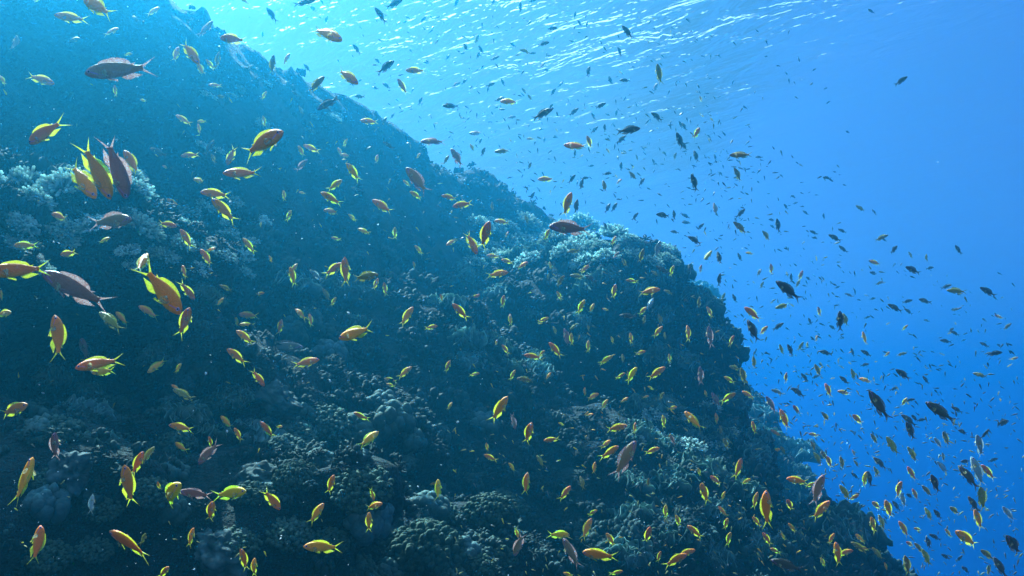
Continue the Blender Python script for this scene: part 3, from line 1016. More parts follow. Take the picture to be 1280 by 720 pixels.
# per tile of the photograph (3x): x y length heading kind [y<degrees the fish is turned out of the side view>] [b<bend>]
FISH = {
'A': """365 25 140 150 O;270 67 95 178 O;573 43 52 40 O;512 73 42 145 D;415 118 56 25 O;270 150 56 10 D;58 165 60 95 W;450 262 228 188 M;770 110 78 50 M;875 147 104 170 O;712 195 112 -52 O;660 205 60 80 O;
755 262 62 125 Y;790 243 42 130 Y;815 228 60 75 G;808 320 45 182 O;150 297 92 -18 O;12 303 44 130 Y;432 342 40 90 Y;480 203 28 10 Y;537 376 26 170 Y;170 495 150 208 O b4;690 450 56 150 O;757 455 36 180 Y;747 485 42 105 Y;990 455 40 100 Y;
980 540 192 22 O;868 582 78 240 O;715 582 60 190 O;595 570 64 158 D;785 555 64 60 D;800 595 38 110 G;910 650 132 182 O;750 678 56 165 Y;1130 568 50 120 Y;1170 557 64 160 O;1130 620 62 40 M;
362 635 205 -72 O y20;305 672 180 -48 O b1;438 625 205 -86 M y30;495 612 110 125 O;1185 318 86 48 G;1230 387 92 208 D;1073 222 52 60 O;1022 245 72 82 G;1152 255 34 130 D;1110 352 34 150 D;1130 415 38 120 G;990 358 36 60 Y;
1222 125 140 -28 O;1020 57 62 125 D;1140 8 80 12 D;1175 33 36 140 D;1223 75 30 70 D;1208 8 22 130 D;985 130 22 90 D;920 5 40 150 Y;830 362 34 170 G;1275 570 40 120 Y;620 627 28 150 Y;140 -2 30 20 Y;1255 695 70 30 Y""",
'B': """195 15 68 22 D;147 58 64 128 D;305 75 30 40 D;237 82 22 30 D;430 12 34 60 D;485 41 16 0 D;568 8 30 65 D;670 28 38 88 D;715 3 34 20 D;768 68 20 20 D;703 87 28 50 D;788 107 40 12 D;875 57 28 78 D;893 88 28 125 D;920 92 26 85 G;
1073 122 62 132 D;865 155 24 160 G;757 163 46 18 D;690 192 46 170 G;715 200 28 10 D;643 168 28 150 D;573 218 38 18 D;523 187 36 122 D;512 208 30 62 D;465 178 36 115 D;507 148 36 65 G;398 215 28 58 D;453 200 20 10 D;
57 185 40 128 D;165 252 78 33 D;137 230 32 140 D;318 235 26 160 D;280 265 76 182 O;229 327 66 122 O;295 380 36 65 D;170 322 38 150 D;127 330 30 165 D;67 303 22 30 D;20 285 110 -38 O;68 362 40 172 D;527 253 20 55 D;428 318 40 22 M;460 305 28 45 D;
557 318 40 18 D;548 337 24 70 D;605 310 28 120 D;410 398 62 180 D;590 372 36 20 D;630 381 72 176 O;605 410 30 175 D;635 440 40 8 M;105 455 66 180 O;160 453 36 62 D;190 435 26 58 D;345 530 96 182 M;505 500 54 178 M;520 530 26 60 D;
603 567 60 182 G;710 521 34 180 O;490 555 36 118 Y;530 570 38 62 D;432 592 86 122 M;178 546 46 150 D;392 600 42 58 G;287 585 26 50 O;285 680 140 130 M;752 427 86 25 D;785 401 30 55 D;1075 488 92 10 D;1047 525 46 40 D;880 548 92 172 O;930 535 52 115 O;
1183 438 54 145 D;1268 528 64 115 D;1272 468 30 120 D;970 397 42 22 D;870 420 46 38 D;948 487 36 42 D;987 480 32 92 D;945 437 30 125 D;1030 425 26 78 D;925 268 42 75 D;1008 302 36 110 D;1063 301 40 175 D;1177 330 40 68 M;1190 280 78 102 G;
1043 195 36 115 D;820 317 30 45 D;793 345 32 52 D;752 247 28 40 M;765 263 26 0 D;686 343 32 135 G;707 367 30 130 G;768 672 66 182 O;863 672 42 50 D;985 700 50 98 G;1038 682 32 40 O;1093 660 46 130 G;1125 683 38 52 D;995 651 36 5 D;899 692 44 75 D;910 668 34 5 D;
1108 592 26 110 G;1048 625 36 85 D;705 622 30 62 D;1170 607 24 115 D;1250 587 30 70 G;1000 567 26 130 O;936 622 24 10 D;45 648 80 125 Y;15 583 46 170 O;13 537 36 60 Y;132 597 36 82 O;60 710 44 170 D;245 688 36 140 Y;760 525 24 80 D;875 577 28 85 D;1130 556 22 130 D;1213 577 22 130 D""",
'C': """816 304 46 35 D;218 582 78 176 G;205 657 60 122 G;42 687 70 112 D;50 500 56 58 Y;48 587 48 105 D;4 475 34 118 D;4 548 40 120 D;285 589 26 178 D;540 667 28 168 D;705 42 28 160 D;66 372 26 110 O;120 590 26 105 D;370 660 20 150 D;490 262 18 30 D;388 276 16 120 D;480 316 20 40 D;533 332 14 20 D;
100 615 20 140 D;150 625 16 110 D;142 652 20 125 D;264 646 16 170 D;282 683 16 150 D;112 675 20 150 D;617 495 18 160 D;310 212 14 10 D;425 366 16 150 D;543 384 16 30 D""",
'D': """225 92 72 163 O;418 110 168 3 M;390 180 42 25 Y;97 200 82 182 Y y0;258 230 70 190 O;75 294 178 184 O;285 368 250 152 M;628 122 76 -12 O;650 40 50 150 O;842 72 112 132 O;810 8 96 174 O;700 177 78 118 O;775 247 78 128 O;790 215 40 10 Y;935 203 72 128 Y;
605 365 235 -48 O;533 268 72 88 Y y50;700 367 84 -58 O;690 300 52 112 O;848 360 44 155 G;825 413 38 55 Y;975 381 34 10 O;415 485 110 146 G;460 475 76 145 Y;560 450 88 152 O;692 490 122 62 O;217 550 160 100 O b3;
318 590 84 80 M y40;375 642 142 192 O;388 672 96 186 Y;590 650 74 222 Y;667 662 42 62 Y;935 462 80 177 O;928 498 56 178 Y;920 545 80 143 O;888 487 40 100 Y;890 618 88 138 O;1050 508 62 72 O;1128 457 58 142 O;1165 482 50 105 Y;
1060 580 150 -4 B;1145 640 98 12 O;966 695 80 -52 O;1097 318 76 105 Y;1100 290 50 60 Y;1185 312 58 138 W;1225 388 58 122 G;1250 412 40 60 Y;1083 90 46 58 Y;1065 14 40 100 Y;1260 175 40 170 Y;1250 290 90 28 O;1243 25 84 150 Y;1245 73 66 172 O;1015 252 30 115 O;12 455 70 5 Y;5 390 40 90 Y;
978 123 22 95 Y;1135 3 26 170 Y;540 650 20 60 Y""",
'E': """15 300 110 92 O;42 97 38 140 Y;280 12 52 152 Y;155 55 96 148 O;405 20 60 170 O;455 47 80 190 O;85 147 54 160 Y;200 155 46 85 Y;290 218 46 132 Y;272 275 28 100 Y;413 187 48 215 O;487 190 98 -65 O;538 165 112 72 O;603 112 62 172 O;570 240 50 176 O;622 260 50 168 O;678 275 50 30 O;583 307 86 8 O;620 160 28 60 O;600 188 30 20 D;
845 50 98 72 O;857 136 162 177 M;870 222 52 190 G;88 318 104 8 G;128 345 46 62 O;163 365 52 98 Y;243 468 88 56 O;447 450 88 135 O;335 507 50 8 O;497 398 52 32 O;605 412 52 80 Y;375 398 32 110 O;783 278 34 100 Y;817 390 40 120 Y;820 335 52 55 G;885 316 56 175 G;910 290 50 40 O;937 326 52 150 D;1022 374 58 78 O;1152 372 82 10 O;1090 333 48 175 Y;
897 432 64 62 Y;938 437 42 62 Y;1128 447 48 40 Y;1075 465 64 178 D;1157 420 52 55 W;1195 480 46 105 G;1185 525 56 50 O;755 480 48 18 O;845 547 70 105 M;862 552 48 90 Y;803 593 76 132 O;720 617 72 172 O;615 590 46 128 O;58 528 150 198 O;236 677 68 38 O;185 705 50 165 Y;397 655 52 65 Y;497 684 40 10 Y;640 688 46 60 Y;690 703 66 175 G;775 690 34 50 O;
990 630 58 32 Y;1087 687 72 52 Y;1180 680 80 35 O;925 580 48 85 Y;1120 602 42 15 O;998 60 42 60 D;1022 58 42 58 D;1207 87 58 176 D;1247 87 38 100 D;1185 215 68 72 W;1205 293 54 150 D;1245 215 38 62 M;1020 183 40 60 O;1115 173 34 140 D;880 55 58 80 D;1250 150 34 170 D;990 130 36 115 D;1100 92 38 50 D;1238 295 42 70 Y;770 160 48 65 Y;695 105 40 115 G;565 55 36 90 G;
715 15 36 60 D;610 33 22 60 D;633 480 44 92 Y;870 505 48 30 G;800 520 36 110 G;925 510 26 100 G;1060 265 40 120 G;1030 235 34 40 M;1125 240 56 75 G;1175 305 30 150 G;955 160 24 170 M;990 440 26 170 O;1085 550 44 95 O;1135 480 36 80 G;1015 555 30 110 Y;1055 625 34 95 G;750 605 34 40 O;580 565 26 70 O;1225 375 34 160 G;1213 540 28 90 G;1045 690 44 30 Y;1230 625 36 100 Y;775 318 26 80 G;560 705 0 0 O""",
'F': """395 370 104 138 D;570 173 48 148 D;262 458 78 140 O;262 522 88 112 D;375 428 60 195 G;588 486 78 98 D;608 480 48 100 G;215 80 48 42 D;215 136 70 138 G;355 127 54 105 D;312 165 50 130 G;90 242 58 48 G;45 182 58 148 D;135 250 52 98 D;285 302 34 50 G;250 230 30 170 Y;440 315 42 72 O;430 345 34 60 G;742 172 46 25 G;720 265 44 165 O;712 262 40 170 D;790 216 42 42 D;600 215 40 138 D;862 293 62 158 D;1032 217 40 128 D;1145 375 62 150 D;1027 372 60 175 G;907 409 50 165 D;795 435 50 148 D;845 448 32 140 D;625 388 28 150 D;
510 450 40 108 O;680 550 52 102 O;535 603 44 165 D;687 605 42 150 D;635 602 32 105 D;368 592 44 110 G;403 595 52 118 D;355 505 48 35 D;190 520 46 125 O;180 558 44 68 O;505 670 54 118 G;457 697 42 130 D;637 686 46 105 G;605 706 44 140 D;685 706 44 165 O;825 685 68 147 D;985 559 40 172 D;1165 605 54 8 D;195 660 48 165 G;175 705 46 150 Y;65 690 70 95 M;100 545 84 100 M;20 530 60 95 O;495 693 32 15 D;1215 505 34 40 G;665 62 36 140 G;717 75 24 120 D;490 152 32 155 D;497 172 26 175 D;597 146 30 150 D;
715 305 34 165 D;755 180 22 150 D;925 285 30 10 D;985 355 34 25 D;853 237 28 120 G;912 250 32 80 G;840 410 36 15 D;735 342 32 20 G;120 65 50 95 M;65 130 34 45 D;65 290 36 75 O;60 415 44 85 G;100 452 48 115 O;25 290 42 95 D;135 330 50 85 D;150 395 36 70 G;193 400 36 110 D;150 432 24 160 D;212 245 36 110 D;330 290 42 100 O;295 350 30 70 G;405 322 34 85 D;333 105 28 170 D;335 130 24 140 D;385 55 26 130 D;420 42 18 20 D;460 78 26 140 D;415 18 24 160 D;527 92 24 90 D;10 90 36 150 D;12 115 34 175 D;578 357 22 20 D;470 325 24 150 D;
1010 440 20 10 D;1020 441 28 15 G;1185 468 30 160 O;1130 480 22 150 D;915 482 24 170 D;1005 517 28 30 D;1020 530 30 150 D;1130 573 32 150 D;1185 576 22 150 D;1240 625 30 15 O;1115 687 44 165 G;1050 556 18 20 D;818 608 36 15 G;765 608 28 30 O;680 648 32 15 D;560 508 30 150 D;500 550 26 70 O;475 485 30 120 D;300 520 50 40 O;265 640 48 95 G;225 690 66 110 G;385 697 40 85 O;208 590 30 85 D;690 470 24 20 D;710 400 24 10 D;660 405 18 170 D;545 603 0 0 D;830 510 28 50 Y;440 580 40 60 G;465 575 26 80 Y;910 705 34 125 D""",
'G': """48 98 122 20 O;205 237 104 78 M;92 368 152 80 O y20;682 163 90 168 O b1;680 237 62 155 Y;850 143 64 140 Y;893 190 56 120 O;1003 173 78 128 O;1047 160 28 10 Y;782 258 112 228 M;790 218 44 100 Y;515 300 92 66 O;555 265 60 55 G;480 385 152 96 O b2;635 418 150 42 Y y35 b3;735 412 104 165 M;862 410 134 12 Y;790 480 88 70 O;343 452 62 92 W;1018 432 98 -60 O;1240 378 78 70 O;1186 487 82 55 O;1212 612 136 176 O;140 605 112 96 O y30;492 600 175 152 O;538 580 46 60 G;715 577 68 76 O;615 705 60 45 O;915 660 82 104 O;952 690 66 88 O;690 40 84 152 G b3;595 382 32 95 O;660 14 40 150 O""",
'H': """75 122 68 160 Y;100 208 80 35 Y y40;590 98 122 58 O;405 83 34 55 Y;700 187 92 74 O;790 208 64 195 O;645 138 62 -80 M;545 236 34 100 Y;560 277 58 155 O;640 313 38 130 Y;692 375 78 82 Y;746 290 48 125 G;838 410 66 48 O;342 373 48 172 Y;363 398 76 92 Y;120 457 72 20 O;115 412 50 -75 Y;103 520 78 88 O;1030 165 80 16 O;990 225 48 30 O;1003 258 86 28 O;1062 285 160 58 M;948 316 44 80 O;1163 250 62 18 O;940 47 54 20 O;985 77 46 52 Y;902 372 48 105 G;940 483 42 35 Y;918 545 84 62 O;1010 585 62 122 O;812 565 86 -8 Y;862 638 124 118 M;970 642 124 178 O;1028 708 54 10 Y;1250 660 96 32 O;665 600 98 -108 M;655 555 44 -70 Y;1148 570 74 80 O;1215 480 54 88 Y;1262 515 52 110 Y;1190 648 42 70 Y;1208 142 52 96 Y;1100 165 40 80 O;1240 90 40 10 O;850 714 40 160 O;185 4 36 165 Y;1240 208 44 120 M;1150 370 34 80 G;1200 45 34 60 G;1140 48 28 10 Y;912 30 34 90 O;930 115 30 10 O;1060 60 36 30 O;825 150 26 160 Y;1160 15 28 150 Y""",
'I': """735 82 122 122 D;967 106 108 144 D;853 178 76 118 D;848 137 60 140 D;1113 235 88 112 W;1028 97 40 150 D;380 135 78 108 O;332 78 76 125 M;167 50 62 35 Y;123 60 64 122 M;40 140 88 132 O;245 41 48 150 O;432 32 58 145 D;545 25 54 110 O;425 97 46 130 O;655 133 58 142 O;355 30 48 160 W;265 165 48 100 Y;208 318 78 70 O b3;430 362 84 170 O;478 378 44 25 Y;505 398 118 74 M;515 475 92 52 O;80 410 84 112 O;270 438 64 72 O;312 472 134 88 O;150 480 44 130 O;160 525 48 78 Y;235 365 42 20 Y;275 515 48 130 O;315 582 58 125 O;170 580 54 78 Y;45 555 74 140 O;8 634 74 20 O;390 680 112 166 D;345 625 44 155 Y;580 640 84 98 O;605 632 56 20 O;660 612 62 150 G;525 670 42 120 Y;608 410 64 122 G;640 425 44 20 O;680 360 58 72 Y;700 358 62 108 D;547 292 52 118 O;505 280 48 120 G;595 298 50 100 G;645 345 34 140 D;740 298 56 135 D;725 330 40 115 G;770 470 72 112 O;713 530 68 112 O;745 522 56 105 G;828 545 58 118 O;840 682 74 105 G;912 652 60 112 G;885 616 46 130 G;920 597 48 112 D;945 574 42 155 D;1065 582 102 146 O;1240 606 98 132 D;1190 690 74 118 D;1140 640 58 145 G;1220 487 58 128 W;1090 452 58 120 D;1120 430 90 108 G;1107 510 72 108 O;1072 350 86 126 D;1105 330 98 105 W;1145 332 64 130 O;945 375 76 118 D;915 402 48 130 G;857 337 54 118 O;860 265 60 120 G;808 395 62 84 O;825 437 52 105 W;785 235 70 115 G;717 207 46 122 G;973 312 46 130 W;985 205 56 115 G;957 222 44 125 W;955 490 46 130 D;1018 475 50 145 G;1060 290 42 178 D;730 637 48 130 G;900 210 0 0 D;790 18 32 20 D;828 68 36 60 Y;848 60 34 15 D;890 135 34 10 D;868 128 36 140 D;605 32 44 170 O;490 190 42 168 O;535 125 50 130 G;350 185 42 150 O;125 132 46 98 O;195 130 34 20 D;290 117 34 30 D;160 222 46 120 G;375 250 40 125 G;345 250 42 15 O;300 192 30 10 W;140 175 36 95 G;85 38 30 110 Y;490 235 46 120 G;530 270 44 125 G;400 455 54 120 O;410 540 40 130 O;125 362 60 145 O;60 330 32 110 Y;150 420 36 60 Y;375 573 26 120 Y;555 580 44 60 O;665 580 48 140 O;680 616 40 165 Y;880 545 34 160 Y;920 490 46 110 G;870 415 40 110 O;850 420 34 150 D;1050 180 42 160 D;1130 190 46 60 D;1195 146 56 10 D;1160 285 34 20 D;995 560 36 125 Y;985 648 38 150 D;1060 697 38 140 D;1145 700 42 105 G;1035 655 30 50 D;850 600 36 150 O;760 685 30 110 O;800 458 40 125 D;725 455 48 145 O;975 275 34 105 G;640 260 24 110 Y;650 300 28 120 G;800 60 0 0 D"""}

rows = []
for t, txt in FISH.items():
    x0, y0 = TILES[t]
    for ent in txt.replace("\n", "").split(";"):
        w = ent.split()
        if len(w) < 5 or float(w[2]) == 0: continue
        r = dict(x=x0 + float(w[0]) / 3.0, y=y0 + float(w[1]) / 3.0, L=float(w[2]) / 3.0, a=float(w[3]), k=w[4], yaw=None, b=None)
        for e in w[5:]:
            if e[0] == 'y': r['yaw'] = R(float(e[1:]))
            if e[0] == 'b': r['b'] = int(e[1:])
        rows.append(r)
print("fish listed", len(rows), {k: sum(1 for r in rows if r['k'] == k) for k in KIND})

# the fish one can name at a glance: place in the photograph, label, short name for its neighbours to refer to
NAMED = [
    (150, 87, "big greyish purple male anthias with pale forked tail before the hazy upper reef", "the big grey male anthias"),
    (57, 165, "curled orange anthias with yellow tail and fins, alone at the far left", "the curled orange anthias"),
    (327, 180, "big bright orange anthias with yellow lyre tail, nose tilted up in the upper left", "the big bright orange anthias"),
    (303, 217, "orange anthias facing left directly below the big bright orange one", None),
    (289, 194, "small reddish anthias half hidden behind the yellow tail of the big bright orange one", None),
    (121, 212, "orange anthias diving steeply in the tight cluster over the pale coral ledge", "the diving cluster"),
    (102, 224, "orange anthias nosing down to the right, lowest left of the diving cluster", None),
    (146, 208, "dark purple anthias hanging upright, darkest of the diving cluster", None),
    (165, 204, "orange anthias at the right edge of the diving cluster, yellow tail down", None),
    (407, 42, "bright orange anthias crossing the white glare under the water surface", "the orange anthias in the glare"),
    (434, 95, "bright orange anthias against the glare just above the reef crest", "the orange anthias over the crest"),
    (122, 10, "orange anthias with yellow tail cut by the top edge at the upper left", None),
    (542, 177, "brownish male anthias facing left right where the reef edge meets bright water", "the brown male on the reef edge"),
    (522, 227, "large purple male anthias slanting head up before the dark reef, upper middle", "the slanting purple male"),
    (785, 163, "dark silhouetted damselfish with a second one under its belly, facing right", "the paired silhouette"),
    (720, 183, "yellowish orange anthias facing left against pale blue water above the reef crest", "the yellowish anthias in the blue"),
    (683, 224, "reddish orange anthias facing left right above the far reef crest", "the red anthias over the far crest"),
    (678, 142, "plump dark damselfish pointing up right against the rippled surface", "the plump dark damselfish"),
    (140, 277, "reddish brown male anthias with white lower fin facing right over pale coral", "the brown male over pale coral"),
    (95, 363, "biggest purple male anthias, nose up left, tail trailing down, at the left", "the biggest purple male"),
    (25, 338, "brownish orange anthias facing left with its tail towards the biggest purple male", None),
    (202, 362, "big bright orange anthias diving to the right with yellow tail up", "the big diving orange anthias"),
    (72, 423, "plump yellow and orange anthias standing head up with tail curling down", "the upright yellow orange anthias"),
    (125, 454, "orange anthias with bright yellow tail and a yellow one under it", "the yellow tailed pair"),
    (353, 433, "dull brown oval surgeonfish in the shadow near the centre left", "the brown surgeonfish"),
    (281, 264, "reddish orange anthias nosing up left before the dim blue hollow", None),
    (231, 404, "slim orange anthias pointing steeply up with its yellow tail down", None),
    (709, 257, "orange anthias rising steeply behind the dark purple male over the middle mound", None),
    (713, 285, "dark purple male anthias facing left over the lit top of the middle mound", "the purple male over the mound"),
    (441, 416, "bright orange anthias facing left, nose down, alone in the dark centre", "the lone orange anthias"),
    (589, 303, "red orange anthias nosing down with a yellow tail raised, left of its rising twin", None),
    (606, 295, "red orange anthias rising steeply beside its nose-down twin", "the red twins"),
    (621, 342, "orange anthias facing right on the face of the middle mound", None),
    (695, 438, "red anthias with yellow tail nosing up left on the shaded mound face", "the red anthias on the mound face"),
    (985, 363, "large dark damselfish heading up left in open blue water", "the large dark damselfish"),
    (1050, 402, "large dark damselfish standing head up beside a slim olive one in open water", "the upright dark damselfish"),
    (941, 413, "black damselfish with pale face standing head up off the reef edge", "the pale faced damselfish"),
    (887, 422, "purple male anthias seen from the front against the end of the mound", None),
    (12, 513, "bright orange anthias cut by the left edge, nose up right", None),
    (68, 559, "pinkish violet male anthias standing head up on the lower left", "the pink violet male"),
    (31, 603, "long brownish orange anthias standing head up at the lower left edge", "the long brown anthias"),
    (227, 534, "plump orange and yellow anthias facing left over dark rock", "the plump anthias"),
    (261, 566, "rosy male anthias nosing down left under a small yellow fish", "the rosy male"),
    (160, 608, "very thin orange anthias standing upright, seen from its back", None),
    (212, 619, "plump big yellow anthias turned towards the viewer at the lower left", "the plump big yellow anthias"),
    (245, 617, "blurred greyish purple anthias touching the plump big yellow one", None),
    (287, 617, "lemon yellow anthias facing right next to a blurred greyish one", "the lemon yellow anthias"),
    (339, 623, "pinkish orange anthias pointing down right near the pale streaked rock", None),
    (164, 682, "bright orange anthias with yellow tail, nose up left, bottom left", "the bottom bright orange anthias"),
    (404, 684, "slender bright orange anthias facing left close to the bottom edge", "the slender orange anthias"),
    (624, 513, "red orange anthias rising steeply in the dark hollow, right of centre", "the rising red anthias"),
    (460, 549, "bright yellow anthias facing the viewer above the dark ridge", "the yellow anthias on the ridge"),
    (467, 632, "plump orange anthias with yellow fins above and below over the lobed coral", "the plump orange anthias"),
    (781, 572, "large pink orange male anthias rising steeply over the lower mound", "the large rising male"),
    (770, 535, "bright orange anthias facing left at the top of the lower mound", None),
    (714, 693, "pale pink male anthias standing head up near the bottom edge", "the pale pink male"),
    (698, 668, "round yellow anthias facing right above the pale pink male", None),
    (750, 694, "bright orange anthias facing left beside the pale pink male", None),
    (844, 700, "bright orange anthias nosing up right at the bottom edge, right of centre", "the orange anthias at the bottom edge"),
    (649, 680, "dusky pink male anthias diving under a small yellow fish", None),
    (1099, 507, "large olive dark damselfish with pale back rising up left in open water", "the large olive damselfish"),
    (1176, 515, "large black damselfish heading up left in blue water at the right", "the large black damselfish"),
    (984, 707, "round dark damselfish facing left at the bottom edge near frilled coral", "the round dark damselfish"),
    (1026, 638, "red orange anthias rising up right above the frilled coral", None),
    (1022, 613, "thin maroon male anthias standing upright above the red orange one", "the thin maroon male"),
    (958, 637, "long red anthias standing upright before the lower mound", "the long red anthias"),
    (1225, 558, "pale teal silver fish, largest in the lower right water", "the pale teal fish"),
    (1267, 682, "dark damselfish nosing up left, cut by the right edge low down", "the damselfish at the right edge"),
    (926, 194, "olive fish with black forked tail facing left in the upper blue water", "the olive fish with the black tail"),
    (1126, 101, "lone slim dark fish high in the empty blue water", "the lone slim fish"),
    (1236, 365, "dark fish with pale belly farthest to the right in mid water", "the outlying dark fish"),
]
LANDMARKS = [(x, y, s) for x, y, _, s in NAMED if s] + [
    (60, 262, "the bright coral ledge"), (250, 5, "the top of the hazy reef crest"), (600, 215, "the far end of the crest"), (893, 385, "the outer end of the middle mound"),
    (1075, 655, "the frilled coral"), (370, 600, "the green bushy coral"), (640, 120, "the brightest ripples"), (1000, 20, "the glints at the top"), (560, 450, "the dark hollow"), (850, 540, "the crown of the lower mound")]

WORD = {'O': "orange anthias", 'Y': "yellow anthias", 'M': "purple male anthias", 'D': "dark damselfish", 'G': "olive fish", 'W': "pale silver fish", 'B': "brown surgeonfish"}


def size_word(r):
    return "tiny" if r['L'] < 9 else "small" if r['L'] < 17 else "midsized" if r['L'] < 27 else "large"


def pose_word(r):
    a = r['a'] % 360
    return ["facing right", "nosing up right", "standing head up", "nosing up left", "facing left", "nosing down left", "diving head down", "nosing down right"][int(((a + 22.5) % 360) // 45)]


def sector(r, lm):
    a = math.degrees(math.atan2(lm[1] - r['y'], r['x'] - lm[0])) % 360
    return int(((a + 22.5) % 360) // 45)


SECT = ["right of", "above right of", "above", "above left of", "left of", "below left of", "below", "below right of"]
NUM = {1: "nearest", 2: "second nearest", 3: "third nearest", 4: "fourth nearest", 5: "fifth nearest"}
for x, y, lab, _ in NAMED:
    r = min((q for q in rows if 'label' not in q), key=lambda q: (q['x'] - x) ** 2 + (q['y'] - y) ** 2)
    if (r['x'] - x) ** 2 + (r['y'] - y) ** 2 > 100: print("no fish at", x, y)
    r['label'] = lab
for r in rows: r['key'] = (size_word(r), WORD[r['k']], pose_word(r))
for r in rows:
    if 'label' in r: continue
    best = None
    for lm, sized in [(lm, s_) for s_ in (True, False) for lm in LANDMARKS]:
        key = r['key'] if sized else r['key'][1:]
        d = math.hypot(r['x'] - lm[0], r['y'] - lm[1])
        if d < 6: continue
        s = sector(r, lm)
        rank = 1 + sum(1 for q in rows if q is not r and (q['key'] if sized else q['key'][1:]) == key and sector(q, lm) == s and math.hypot(q['x'] - lm[0], q['y'] - lm[1]) < d)
        if rank > 5: continue
        text = "%s, %s %s %s" % (" ".join(key), NUM[rank], SECT[s], lm[2])
        cost = d * (1 + 0.8 * (rank - 1)) * (1.0 if sized else 3.0)
        if len(text.split()) <= 16 and (best is None or cost < best[0]): best = (cost, text)
    if best is None:
        print("no label", r); continue
    r['label'] = best[1]

GROUP = {'O': "orange anthias over the reef", 'Y': "yellow anthias over the reef", 'M': "purple male anthias", 'D': "dark damselfish in the open water", 'G': "olive fish along the reef edge", 'W': "pale silver fish"}
g = np.random.default_rng(3)
for r in sorted(rows, key=lambda q: -q['L']):
    name, cat, shape, true = KIND[r['k']]
    big = r['L'] >= 26
    yaw = r['yaw'] if r['yaw'] is not None else R(g.uniform(4, 26))
    if g.random() < 0.5: yaw = -yaw
    length = true * g.uniform(0.88, 1.12)
    dist = length * math.cos(yaw) * F_PX / r['L'] * 1.0
    d = ray(r['x'], r['y'])
    loc, _n, _i, hd = reef_bvh.ray_cast(Vector((0, 0, 0)), d, 60.0)
    far = min(hd * 0.90 - 0.10 if loc is not None else 60.0, (WATER_Z - 0.25) / d.z if d.z > 0.01 else 60.0, 17.0)
    if dist > far:
        length *= far / dist; dist = far
    b = r['b'] if r['b'] is not None else int(g.choice([0, 0, 1, 2, 1, 2, 3, 4] if not big else [0, 1, 2, 1, 2]))
    me, parts = fish_meshes(r['k'], b, not big)
    o = link(name, me)
    o.matrix_world = pose(r['x'], r['y'], r['a'], yaw, R(g.normal(0, 12)), length, dist)
    tag(o, r['label'], cat, GROUP.get(r['k']))
    eyes = []
    for n, pm in parts:
        c = link(n, pm, eyes[len([e for e in o.children_recursive if e.name.startswith("iris")])] if n == "iris" else o)
        if n == "eye": eyes.append(c)

# the shoals beyond counting: hundreds of specks of fish far out in the water, one object
me_w = {}
for k in ('D', 'G', 'Y'):
    v, f = body_arrays('male', 6)
    tv, tf = tail_arrays('male')
    G = Geo(); G.add(v, f, np.zeros(len(v))); G.add(tv, tf, np.zeros(len(tv)))
    me_w[k] = G.arrays()[:2]


def shoal(name, n, regions, lens, label, seed, mats, weights):
    g = np.random.default_rng(seed); G = Geo(); idx = []
    ks = list(me_w)
    for _ in range(n):
        x0, y0, x1, y1, _w = regions[g.choice(len(regions), p=np.array([q[4] for q in regions]) / sum(q[4] for q in regions))]
        px, py = g.uniform(x0, x1), g.uniform(y0, y1)
        length = 0.06 * g.uniform(0.7, 1.3); L = g.uniform(*lens)
        d = ray(px, py)
        dist = min(length * F_PX / L, 19.0, (WATER_Z - 0.3) / d.z if d.z > 0.01 else 99)
        loc, _n, _i, hd = reef_bvh.ray_cast(Vector((0, 0, 0)), d, 60.0)
        if loc is not None: dist = min(dist, hd * 0.93 - 0.05)
        length = L * dist / F_PX
        mw = pose(px, py, g.choice([130, 150, 100, 20, 60, 175, 310]) + g.normal(0, 18), R(g.uniform(-40, 40)), R(g.normal(0, 15)), length, dist)
        k = g.choice(len(ks), p=weights)
        v, f = me_w[ks[k]]
        M = np.array(mw)
        G.add(v @ M[:3, :3].T + M[:3, 3], f, np.zeros(len(v))); idx += [k] * len(f)
    v, f, _ = G.arrays()
    o = link(name, mesh_np(name, v, f, mats, mat_idx=idx))
    return tag(o, label, "shoal", kind="stuff")


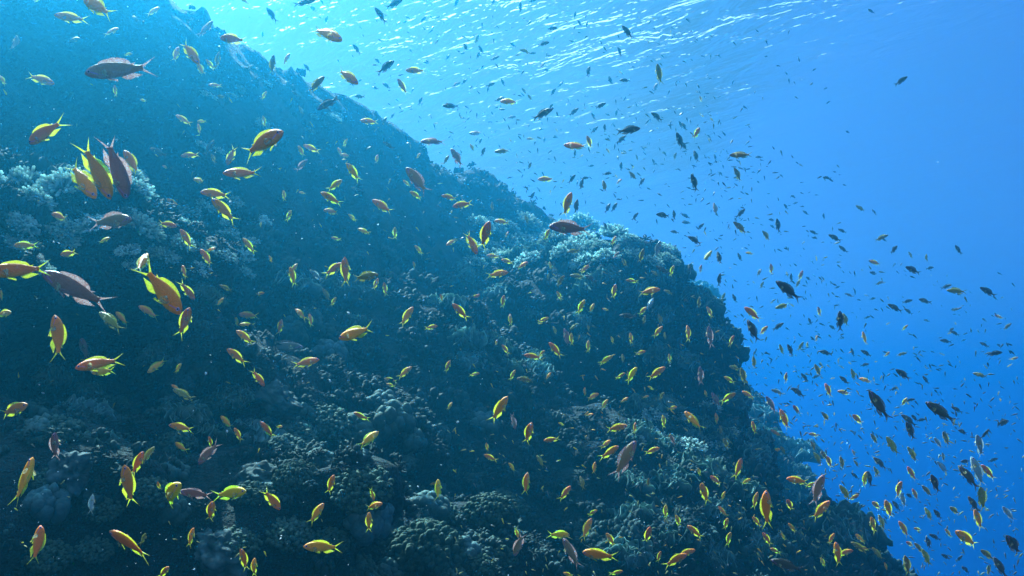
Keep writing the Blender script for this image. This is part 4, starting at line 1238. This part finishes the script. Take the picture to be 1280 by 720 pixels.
shoal("distant_fish_shoal", 1900, [(400, 20, 900, 260, 6), (560, 130, 940, 300, 4.5), (850, 200, 1060, 480, 4), (900, 330, 1270, 600, 4.5), (1000, 480, 1279, 719, 5), (930, 430, 1279, 720, 4), (840, 30, 1000, 240, 0.6)], (3.5, 8.5),
      "distant shoal of countless tiny fish in the open blue water", 51, [MAT['D'][0], MAT['G'][0], MAT['G'][1]], [0.62, 0.28, 0.10])
shoal("small_fish_shoal", 760, [(560, 320, 930, 720, 5), (780, 430, 1080, 720, 4), (200, 120, 600, 420, 1.6), (0, 100, 420, 700, 0.8)], (3.5, 8.0),
      "scattered tiny yellowish fish over the dark reef face", 52, [MAT['D'][0], MAT['G'][0], MAT['Y'][0]], [0.25, 0.50, 0.25])

# pale drifting specks of plankton and debris
g = np.random.default_rng(9); G = Geo(); bv, bf = ball(6, 4)
for _ in range(620):
    px, py = g.uniform(-40, 1320), g.uniform(-30, 750)
    if px > 620 + 0.5 * py and g.random() < 0.8: continue
    d = ray(px, py); dist = g.uniform(1.6, 7.0)
    loc, _n, _i, hd = reef_bvh.ray_cast(Vector((0, 0, 0)), d, 60.0)
    if loc is not None: dist = min(dist, hd * 0.9)
    if d.z > 0.02: dist = min(dist, (WATER_Z - 0.3) / d.z)
    s = dist / F_PX * (g.uniform(0.4, 1.0) if g.random() < 0.90 or px > 800 else g.uniform(1.2, 2.2))
    v = bv * np.array([1, 0.45, 0.6]) * s * (1 + 0.35 * g.normal(0, 1, (len(bv), 1)))
    q = np.array(Matrix.Rotation(g.uniform(0, 6.28), 3, Vector(g.normal(0, 1, 3)).normalized()))
    G.add(v @ q.T + np.array(d * dist), bf, np.zeros(len(bv)))
m = Nodes("plankton")
tc = m.new("ShaderNodeNewGeometry")
m.put(m.b.inputs["Base Color"], m.mix(m.noise(tc.outputs["Position"], 3.0), (0.55, 0.75, 0.78), (0.80, 0.88, 0.88)))
m.b.inputs["Roughness"].default_value = 0.6
v, f, _ = G.arrays()
o = link("drifting_plankton", mesh_np("drifting_plankton", v, f, m.m))
tag(o, "pale specks of plankton drifting in the water", "plankton", kind="stuff")
